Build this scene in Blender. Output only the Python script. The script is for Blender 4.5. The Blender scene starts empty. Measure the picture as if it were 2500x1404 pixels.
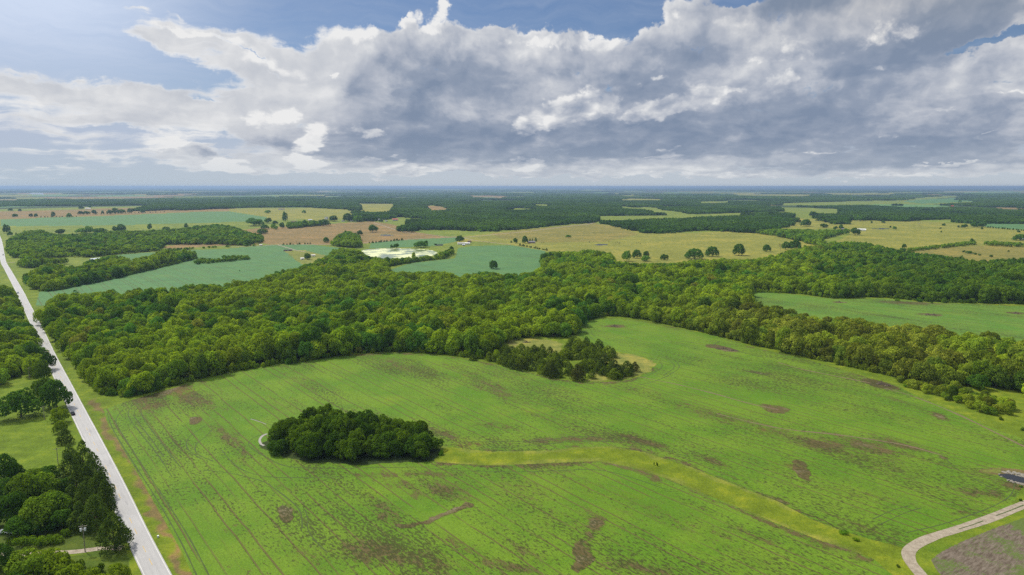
import bpy, bmesh, math, random
import numpy as np
from mathutils import Vector

# ------------------------------------------------------------------ camera
SC = bpy.context.scene
COL = SC.collection
H = 120.0                      # flying height in metres
FPX = 1667.0                   # focal length measured in photo pixels (2500 wide)
PITCH = math.atan((702.0 - 455.5) / FPX)
cam_d = bpy.data.cameras.new("camera")
cam_d.sensor_width = 36.0
cam_d.lens = 36.0 * FPX / 2500.0
cam_d.clip_start = 1.0
cam_d.clip_end = 300000.0
cam = bpy.data.objects.new("camera", cam_d)
COL.objects.link(cam)
cam.location = (0, 0, H)
cam.rotation_euler = (math.pi / 2 - PITCH, 0, 0)
SC.camera = cam

SC.view_settings.view_transform = 'Standard'
SC.view_settings.look = 'None'
SC.view_settings.gamma = 1.0
SC.view_settings.exposure = 0.0
SC.view_settings.use_curve_mapping = False
SC.cycles.use_denoising = False
try:
    SC.cycles.denoiser = 'OPENIMAGEDENOISE'
    SC.cycles.denoising_prefilter = 'ACCURATE'
except Exception:
    pass
SC.cycles.max_bounces = 4
SC.cycles.diffuse_bounces = 2
SC.cycles.glossy_bounces = 2
SC.cycles.transmission_bounces = 2
SC.cycles.transparent_max_bounces = 4
SC.cycles.volume_bounces = 0
SC.cycles.use_light_tree = False
SC.cycles.sample_clamp_indirect = 4.0

# sun: ahead and to the left of the camera, veiled by thin cloud
SUN_EL = math.radians(52)
SUN_AZ = math.radians(-52)     # from +Y (view direction), negative = left
sun_d = bpy.data.lights.new("sun", 'SUN')
sun_d.energy = 3.9
sun_d.angle = math.radians(6)
sun_d.color = (1.0, 0.94, 0.84)
sun = bpy.data.objects.new("sun", sun_d)
COL.objects.link(sun)
sun_dir = Vector((math.sin(SUN_AZ) * math.cos(SUN_EL), math.cos(SUN_AZ) * math.cos(SUN_EL), math.sin(SUN_EL)))
sun.rotation_euler = sun_dir.to_track_quat('Z', 'Y').to_euler()
sun.location = (0, 0, 300)


# ------------------------------------------------------------------ node helper
class NT:
    """tiny wrapper that turns expressions into shader nodes"""
    def __init__(self, tree):
        self.t = tree
        self.n = tree.nodes
        self.l = tree.links

    def node(self, kind, **props):
        nd = self.n.new(kind)
        for k, v in props.items():
            setattr(nd, k, v)
        return nd

    def put(self, sock, val):
        if val is None:
            return
        if isinstance(val, bpy.types.NodeSocket):
            self.l.new(val, sock)
        else:
            try:
                sock.default_value = val
            except Exception:
                if isinstance(val, (int, float)):
                    sock.default_value = (val,) * len(sock.default_value)
                elif len(val) == 3:
                    sock.default_value = (*val, 1.0)
                else:
                    raise

    def m(self, op, a, b=None, c=None, clamp=False):
        nd = self.node('ShaderNodeMath', operation=op, use_clamp=clamp)
        self.put(nd.inputs[0], a)
        self.put(nd.inputs[1], b)
        self.put(nd.inputs[2], c)
        return nd.outputs[0]

    def add(self, a, b, clamp=False): return self.m('ADD', a, b, clamp=clamp)
    def sub(self, a, b, clamp=False): return self.m('SUBTRACT', a, b, clamp=clamp)
    def mul(self, a, b, clamp=False): return self.m('MULTIPLY', a, b, clamp=clamp)
    def mad(self, a, b, c, clamp=False): return self.m('MULTIPLY_ADD', a, b, c, clamp=clamp)

    def vm(self, op, a, b=None, c=None):
        nd = self.node('ShaderNodeVectorMath', operation=op)
        self.put(nd.inputs[0], a)
        self.put(nd.inputs[1], b)
        if op == 'SCALE':
            self.put(nd.inputs[3], c)
        elif c is not None:
            self.put(nd.inputs[2], c)
        return nd.outputs[1] if op in ('LENGTH', 'DOT_PRODUCT', 'DISTANCE') else nd.outputs[0]

    def step(self, x, lo, hi, a=0.0, b=1.0, smooth=True):
        nd = self.node('ShaderNodeMapRange', interpolation_type='SMOOTHSTEP' if smooth else 'LINEAR')
        nd.clamp = True
        self.put(nd.inputs['Value'], x)
        self.put(nd.inputs['From Min'], lo)
        self.put(nd.inputs['From Max'], hi)
        self.put(nd.inputs['To Min'], a)
        self.put(nd.inputs['To Max'], b)
        return nd.outputs[0]

    def mix(self, f, a, b, blend='MIX'):
        nd = self.node('ShaderNodeMix', data_type='RGBA', blend_type=blend)
        self.put(nd.inputs[0], f)
        self.put(nd.inputs[6], a)
        self.put(nd.inputs[7], b)
        return nd.outputs[2]

    def noise(self, vec, scale, detail=2.0, rough=0.5, dist=0.0, lac=2.0, kind='FBM', color=False):
        nd = self.node('ShaderNodeTexNoise', noise_type=kind)
        self.put(nd.inputs['Vector'], vec)
        nd.inputs['Scale'].default_value = scale
        nd.inputs['Detail'].default_value = detail
        nd.inputs['Roughness'].default_value = rough
        nd.inputs['Lacunarity'].default_value = lac
        nd.inputs['Distortion'].default_value = dist
        return nd.outputs[1] if color else nd.outputs[0]

    def voro(self, vec, scale, detail=0.0, rough=0.5, smooth=0.6):
        nd = self.node('ShaderNodeTexVoronoi', feature='SMOOTH_F1')
        self.put(nd.inputs['Vector'], vec)
        nd.inputs['Scale'].default_value = scale
        nd.inputs['Detail'].default_value = detail
        nd.inputs['Roughness'].default_value = rough
        nd.inputs['Smoothness'].default_value = smooth
        return nd.outputs['Distance']

    def xyz(self, x, y, z=0.0):
        nd = self.node('ShaderNodeCombineXYZ')
        self.put(nd.inputs[0], x)
        self.put(nd.inputs[1], y)
        self.put(nd.inputs[2], z)
        return nd.outputs[0]

    def sep(self, v):
        nd = self.node('ShaderNodeSeparateXYZ')
        self.put(nd.inputs[0], v)
        return nd.outputs

    def attr(self, name, kind='GEOMETRY'):
        nd = self.node('ShaderNodeAttribute', attribute_type=kind, attribute_name=name)
        return nd.outputs


# ------------------------------------------------------------------ world: sky and clouds
def sky_angles(px, py):
    """azimuth and elevation (degrees) of a point of the sky"""
    dx = (px - 1250.0) / FPX
    dy = (702.0 - py) / FPX
    x = dx
    y = math.cos(PITCH) + dy * math.sin(PITCH)
    z = -math.sin(PITCH) + dy * math.cos(PITCH)
    return math.degrees(math.atan2(x, y)), math.degrees(math.atan2(z, math.hypot(x, y)))


# blobs: centre, half sizes (in units of 1/1667 rad), tilt in degrees, weight
CLOUD = [
    (560, 412, 110, 26, 0, .9), (745, 405, 90, 22, 0, .8), (940, 410, 170, 32, 0, 1.0), (1290, 404, 120, 24, 0, .9), (1500, 424, 500, 18, 0, .7), (2200, 424, 600, 18, 0, .8), (1650, 380, 90, 20, 0, .7), (150, 420, 200, 20, 0, .4),
    (1000, 170, 290, 130, 0, .55), (1250, 240, 420, 170, 0, .6), (1650, 190, 480, 190, 0, .7), (2150, 170, 480, 230, 0, .8),
    (2400, 300, 400, 150, 0, .5), (1500, 330, 520, 80, 0, .6), (1065, 40, 95, 62, 0, 1.5), (1180, 90, 190, 52, 0, .55),
    (1900, 40, 330, 90, 0, .8), (2350, 40, 300, 120, 0, .8), (1640, 40, 80, 60, 20, .6), (1290, 75, 150, 45, 0, .6),
    (900, 110, 180, 60, 0, .6), (820, 180, 200, 90, 0, .45), (950, 330, 260, 70, 0, .6), (1385, 30, 50, 12, -10, .6), (1400, 35, 60, 10, 12, .4),
    (480, 88, 260, 42, 7, .8), (620, 150, 320, 60, 12, .9), (430, 110, 190, 30, 14, .5), (140, 225, 360, 40, 2, .75), (460, 255, 480, 60, 2, .75), (150, 300, 360, 50, 0, .55), (700, 230, 200, 90, 0, .5), (420, 300, 400, 60, 0, .35), (300, 385, 500, 40, 0, .3), (1100, 400, 600, 35, 0, .4), (1900, 425, 900, 22, 0, .35),
    (650, 300, 110, 75, 0, .8), (690, 345, 90, 45, 0, .7), (430, 355, 95, 40, 0, .75), (500, 365, 70, 28, 0, .6), (770, 340, 75, 50, -20, .7), (235, 372, 60, 20, 0, .5),
    (560, 408, 55, 22, 0, .6), (720, 405, 50, 30, 0, .4), (930, 410, 120, 26, 0, .6), (1290, 398, 75, 22, 0, .6), (1640, 372, 50, 20, 0, .3),
    (2000, 372, 90, 18, 0, .4), (2300, 395, 350, 30, 0, .8), (1700, 385, 600, 36, 0, .8), (1300, 360, 500, 50, 0, .8), (2150, 330, 500, 80, 0, .8), (1050, 350, 350, 55, 0, .8), (2450, 180, 200, 60, -8, .7), (1300, 120, 250, 90, 0, .7), (1000, 240, 200, 120, 0, .7), (1750, 260, 400, 110, 0, .8), (1250, 415, 400, 16, 0, .5), (600, 395, 350, 18, 0, .4),
    (350, 18, 70, 10, 6, .5), (810, 22, 40, 9, 3, .6), (640, 5, 200, 12, 4, .3), (460, 45, 45, 12, 30, .25),
]
CLEAR = [
    (860, 20, 420, 60, 0, 1.0), (1180, 25, 70, 40, 0, .8), (1440, 38, 190, 42, 0, 1.2), (1800, -2, 40, 16, 0, 1.0), (740, 88, 70, 34, 0, .9),
    (300, 60, 210, 60, 0, .6), (120, 130, 230, 60, 0, .6), (300, 150, 150, 50, 10, .6), (470, 178, 130, 16, 10, .7), (600, 130, 110, 8, 24, .7), (660, 180, 70, 9, 10, .6),
    (490, 238, 60, 10, 8, .6), (330, 195, 110, 14, 4, .4), (300, 320, 320, 18, 4, .4), (2400, 112, 170, 12, -10, 1.0), (1500, 430, 1600, 14, 0, .25),
    (120, 60, 200, 70, 0, .3), (120, 400, 300, 25, 0, .4), (540, 340, 18, 60, 0, .3), (750, 305, 26, 20, 0, .35),
]
DARK = [
    (1000, 230, 110, 110, 0, .6), (1200, 220, 160, 80, 0, .45), (1560, 180, 200, 60, 0, .45), (2050, 120, 200, 50, -8, .5), (1900, 300, 400, 60, 0, .5), (2250, 130, 250, 40, -8, .6),
    (1060, 160, 130, 70, 0, .45), (870, 220, 50, 80, 0, .35), (1000, 330, 330, 70, 0, .7), (1500, 235, 220, 60, 0, .6), (1300, 350, 420, 60, 0, .7), (1700, 330, 420, 60, 0, .75), (1720, 130, 130, 45, 0, .55),
    (2000, 250, 330, 50, -8, .75), (2350, 50, 260, 80, -10, .95), (1930, 10, 190, 40, 0, .9), (2100, 170, 240, 40, -8, .6), (2300, 340, 350, 60, 0, .55), (2450, 260, 160, 60, 0, .35),
    (1800, 365, 700, 26, 0, .5), (2350, 385, 300, 30, 0, .75), (2000, 400, 260, 20, 0, .5), (690, 348, 110, 30, 0, .55), (620, 290, 40, 26, 0, .3), (500, 372, 75, 20, 0, .5), (1150, 380, 500, 24, 0, .4), (830, 370, 90, 16, 0, .6),
]
LIGHT = [
    (560, 410, 70, 26, 0, .9), (745, 402, 60, 22, 0, .8), (940, 405, 120, 30, 0, 1.0), (1050, 420, 60, 14, 0, .7), (1290, 400, 90, 22, 0, 1.1), (1480, 425, 200, 14, 0, .6), (1650, 378, 60, 16, 0, .8), (1780, 425, 200, 14, 0, .6), (2010, 374, 90, 18, 0, .5), (2200, 425, 250, 14, 0, .6), (2300, 400, 160, 9, 0, .8), (120, 420, 120, 14, 0, .5),
    (1330, 290, 140, 44, -14, 1.0), (1440, 250, 150, 50, -6, 1.1), (1280, 312, 40, 14, 0, .8), (1590, 275, 120, 28, -10, 1.0), (1700, 245, 110, 36, -8, 1.0), (1620, 195, 60, 22, 0, .55), (1690, 205, 50, 22, 0, .5), (1780, 226, 45, 9, 0, .7),
    (1880, 210, 70, 26, -14, 1.1), (1825, 150, 70, 22, 4, .7), (2010, 214, 50, 10, -12, .5), (1950, 105, 60, 80, 22, .7), (2140, 85, 170, 60, -20, .55), (2230, 80, 90, 50, -24, .4), (1400, 100, 260, 34, 2, .8),
    (1068, 38, 80, 50, 0, 1.0), (900, 90, 150, 34, 0, .7), (1800, 55, 120, 34, 6, .7), (2150, 170, 70, 24, 0, .5), (1000, 65, 120, 18, 0, .5), (1650, 30, 60, 40, 20, .5),
    (2290, 268, 40, 18, 0, .6), (2440, 210, 70, 30, 0, .35), (2150, 340, 40, 12, -14, .5), (1290, 397, 55, 13, 0, .9), (610, 285, 46, 40, 0, .75), (700, 285, 60, 34, 0, .7), 
    (775, 340, 75, 36, -30, 1.0), (895, 322, 60, 20, 4, .8), (430, 330, 60, 24, 0, 1.1), (400, 352, 70, 24, 0, .9), (930, 400, 60, 14, 0, .7), (1030, 412, 50, 10, 0, .5), (560, 405, 40, 16, 0, .5), (740, 388, 60, 12, 8, .5),
    (480, 80, 200, 18, 9, .4), (660, 160, 160, 30, 12, .4), (2330, 396, 120, 5, 0, .7), (1600, 383, 90, 5, 0, .6), (1640, 360, 30, 12, 0, .5), (2470, 230, 40, 14, -14, .5), (2430, 330, 90, 20, -24, .5), (1480, 105, 60, 30, 0, .4), (820, 185, 20, 16, -30, .6),
]

world = bpy.data.worlds.new("World")
SC.world = world
world.use_nodes = True
world.cycles.sampling_method = 'MANUAL'
world.cycles.sample_map_resolution = 512
W = NT(world.node_tree)
W.n.clear()
tc = W.node('ShaderNodeTexCoord').outputs['Generated']
dx_, dy_, dz_ = W.sep(tc)
hyp = W.m('SQRT', W.add(W.mul(dx_, dx_), W.mul(dy_, dy_)))
az = W.m('DEGREES', W.m('ARCTAN2', dx_, dy_))
el = W.m('DEGREES', W.m('ARCTAN2', dz_, hyp))
elc = W.m('MAXIMUM', el, 0.0)
V2 = W.mul(W.m('LOGARITHM', W.mad(elc, 0.28, 1.0), math.e), 14.0)     # stretched altitude, degrees-like
cx_ = W.mul(W.m('DIVIDE', dx_, hyp), 57.3)
cy_ = W.mul(W.m('DIVIDE', dy_, hyp), 57.3)
P = W.xyz(cx_, cy_, W.mul(V2, 1.15))
# domain warp
warp = W.noise(P, 0.22, 3.0, 0.55, color=True)
warp = W.vm('SUBTRACT', warp, (0.5, 0.5, 0.5))
Pw = W.vm('ADD', P, W.vm('SCALE', warp, None, 3.2))
# warped az/el for the hand-set cloud masses
wx, wy, wz = W.sep(warp)
warp2 = W.noise(P, 0.75, 4.0, 0.6, color=True)
w2x, w2y, w2z = W.sep(W.vm('SUBTRACT', warp2, (0.5, 0.5, 0.5)))
AE = W.xyz(W.add(az, W.add(W.mul(wx, 4.0), W.mul(w2x, 2.4))), W.add(el, W.add(W.mul(wz, 1.6), W.mul(w2z, 1.3))))


def blobfield(items):
    tot = None
    for (bx, by, rx, ry, rot, wt) in items:
        a, e = sky_angles(bx, by)
        mp = W.node('ShaderNodeMapping', vector_type='TEXTURE')
        W.l.new(AE, mp.inputs[0])
        k = 57.3 / FPX * 1.45
        ca = math.cos(math.atan((bx - 1250) / FPX)) ** 1.4
        mp.inputs[1].default_value = (a, e, 0)
        mp.inputs[2].default_value = (0, 0, math.radians(-rot))
        mp.inputs[3].default_value = (rx * k * ca, ry * k * ca, 1)
        g = W.node('ShaderNodeTexGradient', gradient_type='QUADRATIC_SPHERE')
        W.l.new(mp.outputs[0], g.inputs[0])
        tot = W.mul(g.outputs['Fac'], wt * 1.7) if tot is None else W.mad(g.outputs['Fac'], wt * 1.7, tot)
    return tot


fC = W.mul(blobfield(CLOUD), 1.2)
fX = blobfield(CLEAR)
fD = blobfield(DARK)
fL = blobfield(LIGHT)
n_big = W.noise(Pw, 0.13, 4.0, 0.5)
n_mid = W.noise(Pw, 0.42, 7.0, 0.58)
n_mid2 = W.noise(W.vm('ADD', Pw, (-0.5, 0.0, 0.7)), 0.42, 4.0, 0.55)
n_soft = W.noise(Pw, 0.24, 3.0, 0.45)
n_soft2 = W.noise(W.vm('ADD', Pw, (-0.9, 0.0, 1.3)), 0.24, 3.0, 0.45)
puffs = W.voro(W.vm('ADD', P, W.vm('SCALE', warp2, None, 1.1)), 0.62, 3.0, 0.55, 0.35)
streak = W.noise(W.vm('MULTIPLY', Pw, (0.42, 0.42, 3.4)), 0.30, 6.0, 0.62)
leftm = W.step(az, -8.0, -17.0)
high = W.step(el, 14.0, 24.0)
base = W.add(W.m('MINIMUM', fC, 1.35), W.mul(high, 0.75))
base = W.sub(base, W.mul(fX, W.sub(1.0, high)))
bil = W.mul(W.sub(0.42, puffs), W.sub(1.0, W.mul(leftm, 0.75)))
dens = W.add(base, W.mul(W.sub(n_big, 0.5), 1.0))
dens = W.add(dens, W.mul(W.sub(n_mid, 0.5), 0.95))
dens = W.add(dens, W.mul(bil, 0.75))
dens = W.add(dens, W.mul(W.sub(streak, 0.5), W.mad(leftm, 1.5, 0.6)))
cover = W.step(dens, W.mad(leftm, -0.10, 0.16), W.mad(leftm, 0.35, 0.52))
thick = W.step(dens, 0.4, 1.7)
# bright heaped tops: crisp against the grey masses
Lf = W.add(W.mul(fL, 1.75), W.add(W.mul(W.sub(n_mid, 0.5), 1.3), W.mul(bil, 0.9)))
Lm = W.step(Lf, 0.30, 1.15)
Dm = W.step(W.add(W.mul(fD, 1.15), W.mul(W.sub(n_soft, 0.5), 0.8)), -0.05, 1.05)
relief = W.mul(W.sub(n_mid, n_mid2), 0.75)
relief = W.add(relief, W.mul(W.sub(n_soft, n_soft2), 1.15))
relief = W.mul(relief, W.sub(1.0, W.mul(leftm, 0.55)))
edge = W.mul(W.step(dens, 1.0, 0.4), 0.18)
shade = W.add(0.66, edge)
shade = W.sub(shade, W.mul(Dm, W.sub(0.50, W.mul(Lm, 0.30))))
shade = W.add(shade, W.mul(Lm, 0.34))
relief = W.mul(relief, W.mad(Lm, 0.5, 1.0))
shade = W.add(shade, W.mul(leftm, 0.16))
shade = W.add(shade, W.add(relief, W.mul(bil, W.mad(Lm, 0.34, 0.08))), clamp=True)
cr = W.node('ShaderNodeValToRGB')
W.l.new(shade, cr.inputs[0])
ramp = cr.color_ramp
ramp.elements[0].position = 0.0
ramp.elements[0].color = (0.215, 0.275, 0.385, 1)
ramp.elements[1].position = 1.0
ramp.elements[1].color = (0.84, 0.84, 0.84, 1)
for pos, c in ((0.30, (0.30, 0.352, 0.452)), (0.55, (0.455, 0.49, 0.565)), (0.78, (0.62, 0.64, 0.68))):
    e_ = ramp.elements.new(pos)
    e_.color = (*c, 1)
ccol = cr.outputs[0]
# greyer, warmer bases towards the upper right where the near cloud is
ur = W.mul(W.step(az, 8.0, 34.0), W.step(el, 8.0, 15.0))
ccol = W.mix(W.mul(ur, 0.6), ccol, W.vm('MULTIPLY', ccol, (0.98, 0.90, 0.78)))
# clouds far off drown in the pale air above the horizon
hz = W.step(el, 4.2, 0.0)
left = W.step(az, -10.0, -36.0)
aircol = W.mix(left, (0.52, 0.575, 0.63), (0.48, 0.56, 0.64))
ccol = W.mix(W.mul(hz, 0.45), ccol, aircol)
sky = W.node('ShaderNodeTexSky', sky_type='NISHITA')
sky.sun_disc = False
sky.sun_elevation = SUN_EL
sky.sun_rotation = SUN_AZ
sky.altitude = 300
sky.air_density = 1.0
sky.dust_density = 1.2
sky.ozone_density = 1.5
bg1 = W.node('ShaderNodeBackground')
blue = W.vm('MULTIPLY', sky.outputs[0], (0.62, 0.74, 0.92))
# thin veil: strongest toward the upper left (towards the sun) and at the horizon
glare = W.mul(W.step(az, -15.0, -33.0), W.step(el, 3.0, 13.0))
veil = W.add(W.mad(glare, 0.55, W.mul(left, 0.36)), W.mul(W.step(el, 9.0, 0.0), 0.95))
veil = W.add(veil, 0.1)
veil = W.add(veil, W.mul(W.sub(streak, 0.45), 0.6), clamp=True)
W.l.new(blue, bg1.inputs[0])
bg1.inputs[1].default_value = 0.085
bg2 = W.node('ShaderNodeBackground')
# luminous upper sky, brightest around the veiled sun
glow = W.vm('DOT_PRODUCT', tc, tuple(sun_dir))
glow = W.m('POWER', W.m('MAXIMUM', glow, 0.0), 3.0)
lum = W.add(1.0, W.mul(high, W.mad(glow, 1.2, 0.35)))
W.l.new(ccol, bg2.inputs[0])
W.l.new(lum, bg2.inputs[1])
bgv = W.node('ShaderNodeBackground')
W.l.new(W.mix(hz, (0.46, 0.53, 0.66), aircol), bgv.inputs[0])
W.l.new(W.mad(glare, 0.35, 1.0), bgv.inputs[1])
mx0 = W.node('ShaderNodeMixShader')
W.l.new(veil, mx0.inputs[0])
W.l.new(bg1.outputs[0], mx0.inputs[1])
W.l.new(bgv.outputs[0], mx0.inputs[2])
mx = W.node('ShaderNodeMixShader')
W.l.new(cover, mx.inputs[0])
W.l.new(mx0.outputs[0], mx.inputs[1])
W.l.new(bg2.outputs[0], mx.inputs[2])
out = W.node('ShaderNodeOutputWorld')
W.l.new(mx.outputs[0], out.inputs[0])

# ------------------------------------------------------------------ places: from a sight line to the land
CP, SP = math.cos(PITCH), math.sin(PITCH)
rng = np.random.default_rng(7)
R = random.Random(11)


def land_h(x, y):
    """height of the land: level near the camera, gently rolling further away"""
    x = np.asarray(x, float)
    y = np.asarray(y, float)
    r = np.hypot(x, y)
    a = np.clip((r - 1250.0) / 2200.0, 0, 1)
    a = a * a * (3 - 2 * a)
    w = (np.sin(x / 410.0 + 1.3 + np.sin(y / 700.0)) * np.sin(y / 530.0 + 0.4) * 4.0
         + np.sin(x / 1130.0 - 0.6) * np.cos(y / 1490.0 + 0.8 + x / 3000.0) * 7.0
         + np.sin(x / 2900.0 + 2.0) * np.sin(y / 3300.0 + 1.0) * 6.0)
    return a * w


def to_px(x, y, z):
    """where a point of the land is seen in the photo"""
    dz = z - H
    u = y * SP + dz * CP
    w = y * CP - dz * SP
    w = np.where(w < 1e-3, 1e-3, w)
    return 1250.0 + FPX * x / w, 702.0 - FPX * u / w


_T = np.geomspace(60.0, 90000.0, 4000)


def ground_at(px, py):
    """the land point seen at a photo position"""
    dx = (px - 1250.0) / FPX
    dy = (702.0 - py) / FPX
    d = np.array([dx, CP + dy * SP, -SP + dy * CP])
    xs, ys, zs = d[0] * _T, d[1] * _T, H + d[2] * _T
    below = np.nonzero(zs <= land_h(xs, ys))[0]
    if len(below) == 0:
        i = len(_T) - 1
        return xs[i], ys[i], 0.0, _T[i]
    i = below[0]
    lo, hi = (_T[i - 1] if i else 1.0), _T[i]
    for _ in range(40):
        t = 0.5 * (lo + hi)
        if H + d[2] * t <= land_h(d[0] * t, d[1] * t):
            hi = t
        else:
            lo = t
    return d[0] * hi, d[1] * hi, float(land_h(d[0] * hi, d[1] * hi)), hi


def inside(poly, px, py):
    poly = np.asarray(poly, float)
    res = np.zeros(px.shape, bool)
    x0, y0 = poly.min(0)
    x1, y1 = poly.max(0)
    idx = np.nonzero((px >= x0) & (px <= x1) & (py >= y0) & (py <= y1))[0]
    if len(idx) == 0:
        return res
    X, Y = px[idx], py[idx]
    c = np.zeros(len(idx), bool)
    n = len(poly)
    for i in range(n):
        ax, ay = poly[i]
        bx, by = poly[(i + 1) % n]
        if ay == by:
            continue
        cond = ((ay > Y) != (by > Y)) & (X < (bx - ax) * (Y - ay) / (by - ay) + ax)
        c ^= cond
    res[idx] = c
    return res


def smooth_poly(pts, n=6, closed=False):
    """Catmull-Rom through the points"""
    P_ = [np.array(p, float) for p in pts]
    L = len(P_)
    o = []
    rngi = range(L) if closed else range(L - 1)
    for i in rngi:
        p0 = P_[(i - 1) % L] if closed or i > 0 else P_[0]
        p1 = P_[i]
        p2 = P_[(i + 1) % L]
        p3 = P_[(i + 2) % L] if closed or i + 2 < L else P_[-1]
        for k in range(n):
            t = k / n
            o.append(0.5 * ((2 * p1) + (-p0 + p2) * t + (2 * p0 - 5 * p1 + 4 * p2 - p3) * t * t + (-p0 + 3 * p1 - 3 * p2 + p3) * t ** 3))
    if not closed:
        o.append(P_[-1])
    return np.array(o)


# value noise for numpy
_perm = rng.random((256, 256))


def vnoise(x, y):
    xi = np.floor(x).astype(int)
    yi = np.floor(y).astype(int)
    fx = x - xi
    fy = y - yi
    fx = fx * fx * (3 - 2 * fx)
    fy = fy * fy * (3 - 2 * fy)
    a = _perm[xi & 255, yi & 255]
    b = _perm[(xi + 1) & 255, yi & 255]
    c = _perm[xi & 255, (yi + 1) & 255]
    d = _perm[(xi + 1) & 255, (yi + 1) & 255]
    return (a * (1 - fx) + b * fx) * (1 - fy) + (c * (1 - fx) + d * fx) * fy


def fbm(x, y, o=4):
    s, a, t = 0.0, 0.5, 0.0
    for k in range(o):
        s = s + a * vnoise(x * 2 ** k + 17.3 * k, y * 2 ** k + 9.1 * k)
        t += a
        a *= 0.5
    return s / t


# ------------------------------------------------------------------ naming helpers
def tag(o, label=None, cat=None, group=None, kind=None):
    if label:
        o['label'] = label
    if cat:
        o['category'] = cat
    if group:
        o['group'] = group
    if kind:
        o['kind'] = kind
    return o


def empty(name, loc, rz=0.0, sc=1.0):
    o = bpy.data.objects.new(name, None)
    o.empty_display_size = 0.5
    COL.objects.link(o)
    o.location = loc
    o.rotation_euler = (0, 0, rz)
    o.scale = (sc, sc, sc) if isinstance(sc, (int, float)) else sc
    return o


def link(name, me, parent=None):
    o = bpy.data.objects.new(name, me)
    COL.objects.link(o)
    if parent is not None:
        o.parent = parent
    return o


def npmesh(name, V, F, mats, fmat=None, smooth=False):
    """mesh from numpy arrays, F is an (n,4) or (n,3) array"""
    me = bpy.data.meshes.new(name)
    V = np.asarray(V, np.float32)
    F = np.asarray(F, np.int32)
    me.vertices.add(len(V))
    me.vertices.foreach_set("co", V.ravel())
    k = F.shape[1]
    me.loops.add(F.size)
    me.loops.foreach_set("vertex_index", F.ravel())
    me.polygons.add(len(F))
    me.polygons.foreach_set("loop_start", np.arange(0, F.size, k, dtype=np.int32))
    if fmat is not None:
        me.polygons.foreach_set("material_index", np.asarray(fmat, np.int32))
    for m in mats:
        me.materials.append(m)
    me.update(calc_edges=True)
    me.polygons.foreach_set("use_smooth", np.full(len(F), smooth))
    return me


class MB:
    """collects simple solids, then builds ONE mesh"""
    def __init__(self):
        self.bm = bmesh.new()

    def box(self, x0, x1, y0, y1, z0, z1):
        vs = [self.bm.verts.new(p) for p in ((x0, y0, z0), (x1, y0, z0), (x1, y1, z0), (x0, y1, z0), (x0, y0, z1), (x1, y0, z1), (x1, y1, z1), (x0, y1, z1))]
        for f in ((0, 3, 2, 1), (4, 5, 6, 7), (0, 1, 5, 4), (1, 2, 6, 5), (2, 3, 7, 6), (3, 0, 4, 7)):
            self.bm.faces.new([vs[i] for i in f])
        return self

    def prism(self, prof, y0, y1):
        """profile in x,z extruded along y"""
        a = [self.bm.verts.new((x, y0, z)) for x, z in prof]
        b = [self.bm.verts.new((x, y1, z)) for x, z in prof]
        n = len(prof)
        self.bm.faces.new(a)
        self.bm.faces.new(b[::-1])
        for i in range(n):
            self.bm.faces.new((a[i], b[i], b[(i + 1) % n], a[(i + 1) % n]))
        return self

    def tube(self, p, q, r0, r1=None, n=8):
        r1 = r0 if r1 is None else r1
        p, q = Vector(p), Vector(q)
        d = (q - p).normalized()
        u = d.orthogonal().normalized()
        v = d.cross(u)
        A, B = [], []
        for i in range(n):
            t = 2 * math.pi * i / n
            w = u * math.cos(t) + v * math.sin(t)
            A.append(self.bm.verts.new(p + w * r0))
            B.append(self.bm.verts.new(q + w * r1))
        for i in range(n):
            self.bm.faces.new((A[i], A[(i + 1) % n], B[(i + 1) % n], B[i]))
        self.bm.faces.new(A[::-1])
        self.bm.faces.new(B)
        return self

    def quad(self, pts):
        self.bm.faces.new([self.bm.verts.new(p) for p in pts])
        return self

    def blob(self, c, r, sub=2, jit=0.2, seed=0):
        rr = random.Random(seed)
        g = bmesh.ops.create_icosphere(self.bm, subdivisions=sub, radius=1.0)
        ph = [rr.uniform(0, 6.28) for _ in range(6)]
        for v in g['verts']:
            d = v.co.normalized()
            k = 1 + jit * (math.sin(d.x * 3.1 + ph[0]) * math.sin(d.y * 2.7 + ph[1]) + 0.5 * math.sin(d.z * 5 + ph[2]) * math.sin(d.x * 6 + ph[3]))
            v.co = Vector((c[0] + d.x * r[0] * k, c[1] + d.y * r[1] * k, c[2] + d.z * r[2] * k))
        return self

    def mesh(self, name, mat, bevel=0.0):
        if bevel:
            bmesh.ops.bevel(self.bm, geom=list(self.bm.edges), offset=bevel, segments=2, affect='EDGES')
        bmesh.ops.recalc_face_normals(self.bm, faces=list(self.bm.faces))
        me = bpy.data.meshes.new(name)
        self.bm.to_mesh(me)
        self.bm.free()
        me.materials.append(mat)
        return me

    def build(self, name, mat, parent=None, bevel=0.0):
        return link(name, self.mesh(name, mat, bevel), parent)


# ------------------------------------------------------------------ materials
def new_mat(name):
    m = bpy.data.materials.new(name)
    m.use_nodes = True
    t = NT(m.node_tree)
    t.n.clear()
    o = t.node('ShaderNodeOutputMaterial')
    return m, t, o


def principled(t, o, col, rough=0.8, metal=0.0, normal=None, spec=0.3):
    p = t.node('ShaderNodeBsdfPrincipled')
    t.put(p.inputs['Base Color'], col)
    t.put(p.inputs['Roughness'], rough)
    t.put(p.inputs['Metallic'], metal)
    p.inputs['Specular IOR Level'].default_value = spec
    if normal is not None:
        t.l.new(normal, p.inputs['Normal'])
    t.l.new(p.outputs[0], o.inputs[0])
    return p


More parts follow.
